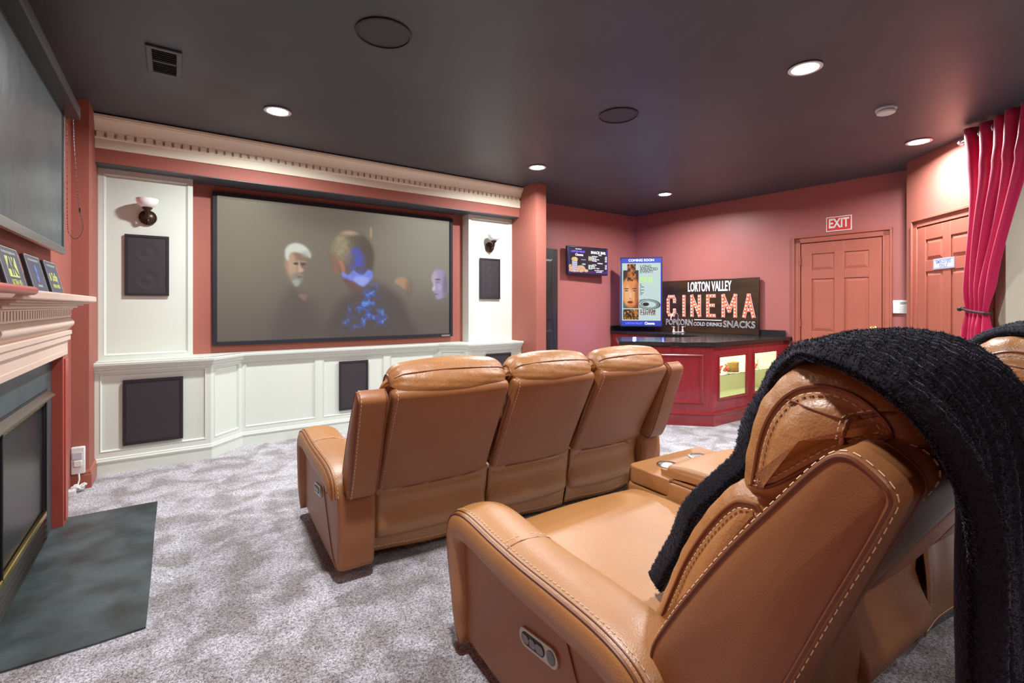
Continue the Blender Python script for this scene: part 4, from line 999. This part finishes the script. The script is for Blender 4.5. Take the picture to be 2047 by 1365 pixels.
def itp(K, z): return float(np.interp(-z, [-k[0] for k in K], [k[1] for k in K]))
NU = 160; V = []; NP = 5
for z in zs:
    l, r = itp(Lk, z), itp(Rk, z); g = math.exp(-((z-1.25)/.12)**2)
    for i in range(NU+1):
        t = i/NU; tt = t+.012*math.sin(2*PI*NP*t*2+z*2)*(1-g)
        ph = 2*PI*NP*t+PI/2; sw = math.sin(ph)
        sw = math.copysign(abs(sw)**.6, sw)
        amp = .042*(1-.35*t if z < 2.4 else 1)*(1-.62*g)*(1 if z > 1.25 else 1.15)
        sp_ = l+(r-l)*tt+.012*math.cos(ph*1)*(1-g)*min(1, (2.725-z)*3)
        V.append((sp_, -.125+amp*sw+.012*math.sin(3*t*PI+z*4)*(1-g)-.01*math.sin(9*t)*math.sin(z*5), z))
F = [(j*(NU+1)+i, j*(NU+1)+i+1, (j+1)*(NU+1)+i+1, (j+1)*(NU+1)+i) for j in range(len(zs)-1) for i in range(NU)]
co = obj('curtain_cloth', V, F, 'curtain', cu, smooth=True, angle=180)
sm = co.modifiers.new('solid', 'SOLIDIFY'); sm.thickness = .003
for k in range(NP+1):
    t = (k)/NP; x = 1.0+(1.66-1.0)*min(.985, t+.02)
    mb = MB(); mb.T = Matrix.Translation((x, -.125, 2.655)) @ Matrix.Rotation(math.radians(25), 4, 'Z')
    mb.tube([(0, .026*math.cos(a*2*PI/20), .026*math.sin(a*2*PI/20)) for a in range(20)], .005, 8, closed=True); mb.build('curtain_grommet', 'chrome', cu, smooth=True)
tb = MB(); tb.tube([(1.095+.118*math.cos(a*2*PI/28), -.125+.055*math.sin(a*2*PI/28), 1.25-.02*math.cos(a*2*PI/28)) for a in range(28)], .010, 8, closed=True)
tb.sphere((.99, -.17, 1.262), .018, 8); tb.tube([(.985, -.12, 1.262), (1.10, 0, 1.262)], .006, 6)
tb.build('tie_back', 'black', cu, smooth=True)

# ================================================================== RECLINING SOFAS
ARM = [(-.06, .045), (-.02, .12), (.012, .24), (.040, .36), (.042, .43), (.015, .485), (-.045, .516), (-.13, .524), (-.28, .514), (-.45, .508), (-.62, .510), (-.78, .508), (-.88, .492), (-.935, .458), (-.955, .40)]
def recliner(name, label, O, rot, spec, kv, kz, skirt_v):
    root = thing(name, label, 'sofa', (O[0], O[1], 0), math.radians(rot))
    total = spec[-1][2]
    def bk(p): return (-.89+(p[0]+.89)*kv, .45+(p[1]-.45)*kz if p[1] > .38 else p[1]+(.45-.38)*(1-kz)*0)
    B = lambda L_: [bk(p) for p in L_]
    pip = MB(); sti = MB()
    def seam(pts, r=.0035): pip.tube(pts, r, 6)
    def arm(mir):
        def mu(u): return total-u if mir else u
        # body
        a, b_ = sorted((mu(.022), mu(.195)))
        body = [(-.005, .40), (.0, .25), (-.03, .12), (-.10, .045), (-.86, .045), (-.97, .12), (-.985, .38), (-.90, .44), (-.5, .46), (-.06, .47)]
        ab = puffy('armrest', body, a, b_, .03, 'leather_back', root, sub=4, capb=.15, nmid=3)
        path = catmull(ARM, 6, False); Nn = pnormals(path, False)
        # make normals point outwards (up/front)
        c0 = np.array([-.45, .25])
        for i in range(len(path)):
            if np.dot(Nn[i], path[i]-c0) < 0: Nn[i] *= -1
        cs = catmull([(.030, -.105), (-.002, -.092), (-.016, -.055), (-.012, -.018), (.0, .0), (.022, .012), (.07, .021), (.13, .018), (.18, .002), (.215, -.030), (.228, -.075), (.215, -.12), (.14, -.13), (.06, -.13)], 3)
        rings = []; n = len(path)
        for i in range(n):
            t = i/(n-1); e = min(1, (t*9)**.5 if t < .11 else 1, ((1-t)*14)**.5 if t > .93 else 1); e = max(e, .12)
            dep = 1.0 if t > .22 else .55+.45*t/.22
            ring = []
            for (u, h) in cs:
                hh = (h*dep if h < 0 else h)*e; uu = .1+(u-.1)*(.86+.14*e)
                q = path[i]+Nn[i]*hh
                ring.append((mu(uu), q[0], q[1]))
            rings.append(ring)
        loft('arm_pad', rings, 'leather', root, angle=75)
        off = lambda u, h: [(mu(u), path[i][0]+Nn[i][0]*h, path[i][1]+Nn[i][1]*h) for i in range(n)]
        seam(off(-.001, .002), .004); seam(off(.012, .010), .0022)
        dashes(sti, off(.024, .0145)[6:]); 
        dashes(sti, [(mu(u), path[50][0]+Nn[50][0]*h, path[50][1]+Nn[50][1]*h) for u, h in ((.03, .016), (.07, .0225), (.13, .0195), (.18, .0035), (.21, -.02))])
        seam([(mu(u), path[51][0]+Nn[51][0]*h, path[51][1]+Nn[51][1]*h) for u, h in ((.01, .008), (.03, .015), (.07, .0215), (.13, .0185), (.18, .0025), (.21, -.025))], .0022)
        # diagonal seam on the side and front border seam
        seam([(mu(.0175), -.66, .40), (mu(.0155), -.70, .33), (mu(.0165), -.78, .22), (mu(.0175), -.86, .12), (mu(.019), -.93, .075)], .0022)
        # switch plate
        if not mir or True:
            pl = MB(); cv, cz, ang = -.535, .312, math.radians(-8)
            pl.T = Matrix.Translation((mu(.016), cv, cz)) @ Matrix.Rotation(ang, 4, 'X') @ Matrix.Rotation(PI if mir else 0, 4, 'Z')
            def caps(hw, r, x0, x1, mbx, oy=0):
                pts = [(oy+hw+r*math.cos(a), r*math.sin(a)) for a in np.linspace(-PI/2, PI/2, 10)]+[(oy-hw+r*math.cos(a), r*math.sin(a)) for a in np.linspace(PI/2, 3*PI/2, 10)]
                k = len(pts); mbx.add([(x0, y, z) for y, z in pts]+[(x1, y, z) for y, z in pts], [tuple(range(k)), tuple(range(k, 2*k))]+[(i, (i+1) % k, k+(i+1) % k, k+i) for i in range(k)])
            caps(.068, .027, .004, -.005, pl)
            plate = pl.build('control_plate', mat('satin_champagne', (.52, .46, .38), .35, metal=.5), root, bevel=.0015)
            d = MB(); d.T = pl.T.copy(); caps(.040, .0175, .0, -.0065, d, .022); d.build('button_well', 'black', plate)
            for oy in (.060, .022, -.014):
                bt = MB(); bt.T = pl.T.copy(); caps(.008 if abs(oy-.022) > .01 else .004, .012, .0, -.0085, bt, oy); bt.build('control_button', mat('button_graphite', (.22, .21, .22), .35), plate)
            d = MB(); d.T = pl.T.copy() @ Matrix.Translation((0, -.065, 0)); d.lathe([(.0195, 0), (.0195, -.0065), (.015, -.0075), (.001, -.0075)], 20, 'x'); d.build('usb_port', mat('button_graphite2', (.16, .16, .16), .3), plate)
        # wing beside the back
        wing = B([(-.905, .50), (-.955, .61), (-1.085, .81), (-1.195, .955), (-1.255, 1.030), (-1.29, 1.058), (-1.325, 1.052), (-1.365, 1.012), (-1.350, .955), (-1.28, .79), (-1.20, .60), (-1.12, .44), (-1.06, .395), (-.95, .43)])
        a, b_ = sorted((mu(.055), mu(.188)))
        puffy('back_wing', wing, a, b_, .018, 'leather_back', root, sub=4, capb=.5, nmid=3)
        Pw = catmull(wing, 6); 
        if area(Pw) < 0: Pw = Pw[::-1].copy()
        Nw = pnormals(Pw); k = len(Pw)
        sd_ = .055 if not mir else total-.055; sg_ = -1 if not mir else 1
        pip.tube([(sd_-sg_*.003, *(Pw[i]-Nw[i]*.007)) for i in range(k)], .0042, 6, closed=True)
        dashes(sti, [(sd_-sg_*.013, *(Pw[i]+Nw[i]*.0005)) for i in range(k)]+[(sd_-sg_*.013, *(Pw[0]+Nw[0]*.0005))])
        si_ = .188 if not mir else total-.188
        pip.tube([(si_+sg_*.010, *(Pw[i]-Nw[i]*.001)) for i in range(k)], .003, 6, closed=True)
    arm(False); arm(True)
    for idx, (kind, u0, u1) in enumerate(spec):
        if kind == 'seat':
            c0, c1 = u0+.006, u1-.006
            puffy('seat_cushion', [(-.06, .10), (-.035, .2), (-.02, .33), (-.045, .41), (-.11, .445), (-.3, .452), (-.6, .44), (-.90, .40), (-.92, .30), (-.9, .15), (-.5, .10)], c0-.01, c1+.01, .04, 'leather', root, bulge=.012, capb=.2, wseed=idx)
            seam([(u, v, z+.0005) for u, v, z in [(c0+.06, -.20, .449), (c0+.055, -.4, .449), (c0+.06, -.75, .43)]], .0025) if False else None
            lum = B([(-.765, .43), (-.785, .50), (-.825, .60), (-.865, .69), (-.925, .79), (-.985, .865), (-1.03, .890), (-1.09, .885), (-1.12, .80), (-1.05, .62), (-.95, .45), (-.86, .40)])
            puffy('back_cushion', lum, c0, c1, .056, 'leather_soft', root, bulge=.016, sub=7, wr=.0016, capb=.45, wseed=idx+3)
            head = B([(-1.025, .885), (-1.028, .95), (-1.048, 1.04), (-1.085, 1.11), (-1.135, 1.155), (-1.20, 1.172), (-1.27, 1.158), (-1.325, 1.115), (-1.345, 1.070), (-1.33, 1.035), (-1.24, .98), (-1.13, .89), (-1.07, .865)])
            puffy('headrest', head, c0, c1, .062, 'leather_soft', root, bulge=.030, sub=7, wr=.0016, capb=.5, wseed=idx+5)
            for prof_ in (head, lum):
                Ph = catmull(prof_, 5)
                if area(Ph) < 0: Ph = Ph[::-1].copy()
                Nh = pnormals(Ph)
                RR = .062 if prof_ is head else .056
                for uu, sg_ in ((c0+RR*.09, 1), (c1-RR*.09, -1)):
                    pip.tube([(uu-sg_*.002, *(Ph[i]-Nh[i]*RR*.585)) for i in range(len(Ph))], .0042, 6, closed=True)
                    if kz == 1.0: dashes(sti, [(uu-sg_*.0065, *(Ph[i]-Nh[i]*RR*.80)) for i in range(len(Ph))], .009, .007, .0011)
                if prof_ is head and kz == 1.0:      # gusset seams on the side of the headrest
                    cc = np.array([-1.19, 1.02]); cc = None
                    Q0 = Ph-Nh*.062; cen = Q0.mean(0); an = np.arctan2(Q0[:, 1]-cen[1], Q0[:, 0]-cen[0]); rad = np.hypot(Q0[:, 0]-cen[0], Q0[:, 1]-cen[1])
                    def onside(p, lift=.0015):
                        a_ = math.atan2(p[1]-cen[1], p[0]-cen[0]); k_ = int(np.argmin(np.abs((an-a_+PI) % (2*PI)-PI))); f_ = math.hypot(p[0]-cen[0], p[1]-cen[1])/rad[k_]
                        if f_ <= 1: return -.031*math.sqrt(max(0, 1-f_))-lift
                        e_ = min(1, (f_-1)*rad[k_]/.062); return .062*(1-math.sqrt(max(0, 1-e_*e_)))-lift
                    for (line, rr) in (([(-1.118, 1.098), (-1.14, 1.098), (-1.17, 1.095), (-1.21, 1.088), (-1.25, 1.082)], .0018), ([(-1.32, 1.105), (-1.295, 1.10), (-1.265, 1.09), (-1.25, 1.082), (-1.245, 1.06), (-1.238, 1.03), (-1.225, .99)], .0042)):
                        ln_ = catmull(line, 6, False)
                        pip.tube([(c0+onside(p), p[0], p[1]) for p in ln_], rr, 6)
                        if rr > .003: dashes(sti, [(c0+onside(p, .004), p[0]+.008, p[1]+.006) for p in ln_], .008, .006, .0012)
            rear = bk((-1.318, 1.130)); Ph = catmull(head, 5); Ph = Ph[::-1].copy() if area(Ph) < 0 else Ph; Nh = pnormals(Ph); kr = int(np.argmin(np.linalg.norm(Ph-np.array(rear), axis=1))); cw = c1-c0
            rr_ = [(c0+cw*t, *(Ph[kr]+Nh[kr]*(.030*math.sin(PI*t)**.7+.001-.062*(1-math.sqrt(max(0, 1-max(0, 1-min(t, 1-t)*cw/.062)**2)))))) for t in np.linspace(.03, .97, 30)]
            pip.tube(rr_, .0032, 6)
            # rear shell
            shell = B([(-.93, .40), (-.965, .392), (-.995, .41), (-1.08, .55), (-1.20, .74), (-1.30, .90), (-1.355, .985), (-1.365, 1.02), (-1.345, 1.045), (-1.30, 1.048), (-1.25, 1.02), (-1.15, .86), (-1.02, .60)])
            puffy('back_panel', shell, u0+.004, u1-.010, .022, 'leather_back', root, bulge=.012, capb=.3, wseed=idx+9)
            Ps = catmull(shell, 5)
            if area(Ps) < 0: Ps = Ps[::-1].copy()
            Ns = pnormals(Ps); sel = [i for i in range(len(Ps)) if Ns[i][0] < .2 and Ps[i][1] > .40]
            dashes(sti, [(u0+.026, *(Ps[i]+Ns[i]*.004)) for i in sel])
            # loose leather skirt below
            top = bk((-.965, .395)); NV, NUq = 14, 30; sv = []
            for j in range(NV+1):
                t = j/NV; z = top[1]+.012+(.052-top[1]-.012)*t
                for i in range(NUq+1):
                    q = i/NUq; uu = u0-.002+(u1-u0+.004)*q
                    sv.append((uu, top[0]+(skirt_v-top[0])*t**.8+.012*math.sin(q*7+idx*2)*t+.006*math.sin(q*23+idx)*(1-t)-.012*math.sin(PI*t), z+.014*math.sin(q*PI*1.3+idx)*t))
            sf = [(j*(NUq+1)+i, j*(NUq+1)+i+1, (j+1)*(NUq+1)+i+1, (j+1)*(NUq+1)+i) for j in range(NV) for i in range(NUq)]
            sk = obj('back_skirt', sv, sf, 'leather', root, smooth=True, angle=180); sm = sk.modifiers.new('s', 'SOLIDIFY'); sm.thickness = .004
            rowb = [sv[(NV-1)*(NUq+1)+i] for i in range(NUq+1)]; dashes(sti, [(p[0], p[1]-.004, p[2]) for p in rowb], .013, .005, .0014)
            dashes(sti, [(sv[j*(NUq+1)+1][0], sv[j*(NUq+1)+1][1]-.004, sv[j*(NUq+1)+1][2]) for j in range(NV+1)])
            # steel mechanism below
            me_ = MB(); me_.box(u0+.08, u1-.08, -.74, -.70, .012, .04); me_.box(u0+.08, u0+.11, -.74, -.15, .012, .05); me_.box(u1-.11, u1-.08, -.74, -.15, .012, .05)
            me_.tube([(u0+.2, -.72, .06), (u1-.2, -.72, .06)], .012, 8); me_.build('recline_mechanism', 'black', root)
        if kind == 'console':
            c0, c1 = u0, u1
            puffy('console_body', [(-.03, .08), (.0, .2), (.005, .40), (.0, .440), (-.03, .449), (-.20, .449), (-.225, .46), (-.235, .50), (-.26, .520), (-.5, .522), (-.92, .515), (-.95, .3), (-.93, .08)], c0, c1, .022, 'leather', root, bulge=.0, capb=.1, nmid=3)
            puffy('console_lid', [(-.22, .525), (-.205, .55), (-.235, .578), (-.4, .588), (-.7, .585), (-.82, .57), (-.83, .525)], c0+.03, c1-.03, .022, 'leather', root, bulge=.008, capb=.2)
            lidp = [(-.205, .547), (-.235, .576), (-.4, .586), (-.7, .583), (-.82, .568)]
            for uu in (c0, c1):
                s__ = 1 if uu == c0 else -1
                pip.tube([(uu+s__*.006, v, z) for v, z in ((.0, .25), (.004, .42), (-.015, .508), (-.06, .521), (-.5, .521), (-.92, .514))], .0032, 6)
            dashes(sti, [(c0+.052, v, z+.004) for v, z in lidp])
            cv_ = bpy.data.curves.new('deck', 'CURVE'); cv_.dimensions = '2D'; cv_.fill_mode = 'BOTH'; cv_.extrude = .031; cv_.bevel_depth = .007; cv_.bevel_resolution = 3
            rc = .035; x0_, x1_, y0_, y1_ = c0+.007, c1-.007, -.243, -.004; out = []
            for (ax, ay, a0) in ((x1_-rc, y1_-rc, 0), (x0_+rc, y1_-rc, 90), (x0_+.004, y0_+.004, 180), (x1_-.004, y0_+.004, 270)):
                q_ = rc if a0 < 180 else .004
                for k_ in range(7): an_ = math.radians(a0+15*k_); out.append((ax+q_*math.cos(an_), ay+q_*math.sin(an_)))
            loops = [out]+[[(uc+.052*math.cos(-k_*2*PI/32), -.115+.052*math.sin(-k_*2*PI/32)) for k_ in range(32)] for uc in (c0+.155, c1-.155)]
            for lp in loops:
                sp_ = cv_.splines.new('POLY'); sp_.points.add(len(lp)-1); sp_.use_cyclic_u = True
                for k_, (xx, yy) in enumerate(lp): sp_.points[k_].co = (xx, yy, 0, 1)
            to = bpy.data.objects.new('tmp', cv_); C.objects.link(to); dg = bpy.context.evaluated_depsgraph_get()
            dm = bpy.data.meshes.new_from_object(to.evaluated_get(dg)); bpy.data.objects.remove(to); bpy.data.curves.remove(cv_)
            dm.materials.clear(); dm.materials.append(M['leather']); dk = bpy.data.objects.new('console_deck', dm); C.objects.link(dk); dk.parent = root; dk.location = (0, 0, .488)
            dm.polygons.foreach_set('use_smooth', [True]*len(dm.polygons)); dm.set_sharp_from_angle(angle=math.radians(40))
            for uc in (c0+.155, c1-.155):
                cp = MB(); cp.lathe([(.052, .5262), (.052, .5300), (.044, .5310), (.0425, .526), (.041, .456), (.001, .455), (.001, .4545), (.0425, .4545), (.0440, .52)], 28, 'z', uc, -.115, 0)
                tag(cp.build('cup_holder', 'steel', root, smooth=True, angle=50), 'steel cup holder')
            shell = B([(-.93, .40), (-.965, .392), (-.995, .41), (-1.08, .55), (-1.20, .74), (-1.30, .90), (-1.33, .95), (-1.30, .97), (-1.25, .94), (-1.15, .80), (-1.02, .56)])
            puffy('console_back', shell, u0+.012, u1-.012, .022, 'leather_back', root, bulge=.008, capb=.3)
    pip.build('leather_piping', 'piping', root, smooth=True); sti.build('stitching', 'thread', root)
    return root
sofaF = recliner('reclining_sofa', 'three-seat caramel leather reclining sofa seen from behind, facing the screen', (.635, 3.22), -3.0,
    [('arm', 0, .2), ('seat', .200, .815), ('seat', .835, 1.385), ('seat', 1.41, 1.985), ('arm', 1.985, 2.185)], .65, .78, -.86)
sofaR = recliner('reclining_loveseat', 'near caramel leather reclining seats with cup-holder console, draped with black throws', (.86, 1.62), -2.5,
    [('arm', 0, .2), ('seat', .20, .92), ('console', .925, 1.47), ('seat', 1.475, 2.195), ('arm', 2.195, 2.395)], 1.0, 1.0, -.97)

# ================================================================== BLANKETS
def throw(name, label, O, rot, path, near, far, fur, seed):
    """path: (v,z) line over the seat back, front to rear; near/far: u of both edges along it"""
    r = np.random.default_rng(seed)
    P = catmull(path, 12, False); n = len(P); Nn = pnormals(P, False)
    for i in range(n):
        c = np.array([-1.15, min(P[i][1], 1.0)-.1])
        if np.dot(Nn[i], P[i]-c) < 0: Nn[i] *= -1
    tt = np.linspace(0, 1, n); nr = np.interp(tt, np.linspace(0, 1, len(near)), near); fr = np.interp(tt, np.linspace(0, 1, len(far)), far)
    NU = 132; NR = 14
    seg = np.concatenate([[0], np.cumsum(np.linalg.norm(np.diff(P, axis=0), axis=1))])
    def sm(x): x = max(0, min(1, x)); return x*x*(3-2*x)
    G = np.zeros((n, NU+1, 3)); U2 = G.copy(); GN = G.copy()
    for i in range(n):
        front = 1-sm((tt[i]-.30)/.12); rear = sm((tt[i]-.58)/.2); mid = max(0, 1-front-rear)
        for j in range(NU+1):
            q = j/NU; u = nr[i]+(fr[i]-nr[i])*q+.006*math.sin(seg[i]*17+q*3)
            rp = q*NR+.12*math.sin(seg[i]*6+1.3*int(q*NR)); f_ = rp % 1; rib = .0085*math.exp(-((f_-.5)/.20)**2)+.0014*math.sin(seg[i]*260+int(rp)*2)
            fold = (.020*math.sin(q*9+seg[i]*1.1)+.013*math.sin(q*17+1)+.006*math.sin(q*31))*rear
            e = max(0, (abs(q-.5)-.465)/.035); edge = math.sqrt(max(0, 1-e*e)); th = .026+.026*front
            crown = .014*sm(q/.55)*mid+.012*sm(q/.5)*front
            lo = .002+fold+crown*.8
            h = lo+(th*.35+(th*.65+rib)*edge)+crown*.2
            G[i, j] = (u, P[i][0]+Nn[i][0]*h, P[i][1]+Nn[i][1]*h); GN[i, j] = (0, Nn[i][0], Nn[i][1])
            U2[i, j] = (u, P[i][0]+Nn[i][0]*lo, P[i][1]+Nn[i][1]*lo)
    w = NU+1; V = list(G.reshape(-1, 3))+list(U2.reshape(-1, 3)); o2 = n*w; F = []
    for i in range(n-1):
        for j in range(NU):
            F.append((i*w+j, i*w+j+1, (i+1)*w+j+1, (i+1)*w+j)); F.append((o2+i*w+j, o2+(i+1)*w+j, o2+(i+1)*w+j+1, o2+i*w+j+1))
        for j in (0, NU): F.append((i*w+j, (i+1)*w+j, o2+(i+1)*w+j, o2+i*w+j))
    for i in (0, n-1):
        for j in range(NU): F.append((i*w+j, i*w+j+1, o2+i*w+j+1, o2+i*w+j))
    fi = r.uniform(0, n-1.001, fur); fj = r.uniform(0, NU-.001, fur)
    i0 = fi.astype(int); j0 = fj.astype(int); a = (fi-i0)[:, None]; b_ = (fj-j0)[:, None]
    pos = (G[i0, j0]*(1-a)+G[i0+1, j0]*a)*(1-b_)+(G[i0, np.minimum(j0+1, NU)]*(1-a)+G[i0+1, np.minimum(j0+1, NU)]*a)*b_
    fe = fur//6; ki = r.uniform(0, n-1.001, fe); k0 = ki.astype(int); sd = (r.random(fe) < .6); je = np.where(sd, 0, NU); mixr = r.random(fe)[:, None]; ka = (ki-k0)[:, None]
    pe = (G[k0, je]*(1-ka)+G[k0+1, je]*ka)*mixr+(U2[k0, je]*(1-ka)+U2[k0+1, je]*ka)*(1-mixr)
    nrm = GN[i0, j0]+r.normal(0, .40, (fur, 3)); ne = GN[k0, je]*mixr*1.2+r.normal(0, .35, (fe, 3)); ne[:, 0] += np.where(sd, -1.0, 1.0)
    pos = np.concatenate([pos, pe]); nrm = np.concatenate([nrm, ne]); nrm /= np.linalg.norm(nrm, axis=1, keepdims=True); N_ = len(pos)
    ln = np.concatenate([r.uniform(.0025, .006, fur), r.uniform(.004, .010, fe)])[:, None]
    side = np.cross(nrm, r.normal(0, 1, (N_, 3))); side /= np.maximum(np.linalg.norm(side, axis=1, keepdims=True), 1e-6)
    base = len(V); p1 = pos-nrm*.002+side*.0011; p2 = pos-nrm*.002-side*.0011; p3 = pos+nrm*ln
    V += list(np.stack([p1, p2, p3], 1).reshape(-1, 3)); F += [(base+3*k, base+3*k+1, base+3*k+2) for k in range(N_)]
    me = bpy.data.meshes.new(name); me.from_pydata([tuple(map(float, v)) for v in V], [], F); me.materials.append(M['blanket'])
    me.polygons.foreach_set('use_smooth', [True]*len(me.polygons))
    o = bpy.data.objects.new(name, me); C.objects.link(o); o.location = (O[0], O[1], 0); o.rotation_euler = (0, 0, math.radians(rot))
    return tag(o, label, 'blanket')
BP = [(-.735, .475), (-.765, .54), (-.815, .63), (-.86, .73), (-.93, .82), (-.985, .89), (-1.005, .97), (-1.035, 1.05), (-1.075, 1.125), (-1.135, 1.172), (-1.205, 1.188), (-1.28, 1.176), (-1.337, 1.138), (-1.375, 1.07), (-1.39, .98), (-1.39, .86), (-1.385, .70), (-1.385, .50), (-1.395, .30), (-1.40, .10)]
throw('throw_blanket', 'black ribbed plush throw over the nearest backrest, hanging down its rear', (.86, 1.62), -2.5, BP,
      [.30, .30, .30, .32, .33, .31, .24, .12, .11, .12, .14, .17, .20, .22], [.62, .64, .66, .70, .74, .74, .70, .60, .60, .66, .74, .82, .88, .90], 120000, 1)
throw('throw_blanket', 'black ribbed plush throw over the farther backrest at the right photo edge', (.86, 1.62), -2.5, BP,
      [1.62, 1.62, 1.62, 1.62, 1.62, 1.60, 1.56, 1.50, 1.50, 1.52, 1.55, 1.58, 1.60], [2.02, 2.04, 2.06, 2.08, 2.1, 2.1, 2.08, 2.02, 2.02, 2.04, 2.06, 2.1, 2.1], 40000, 2)
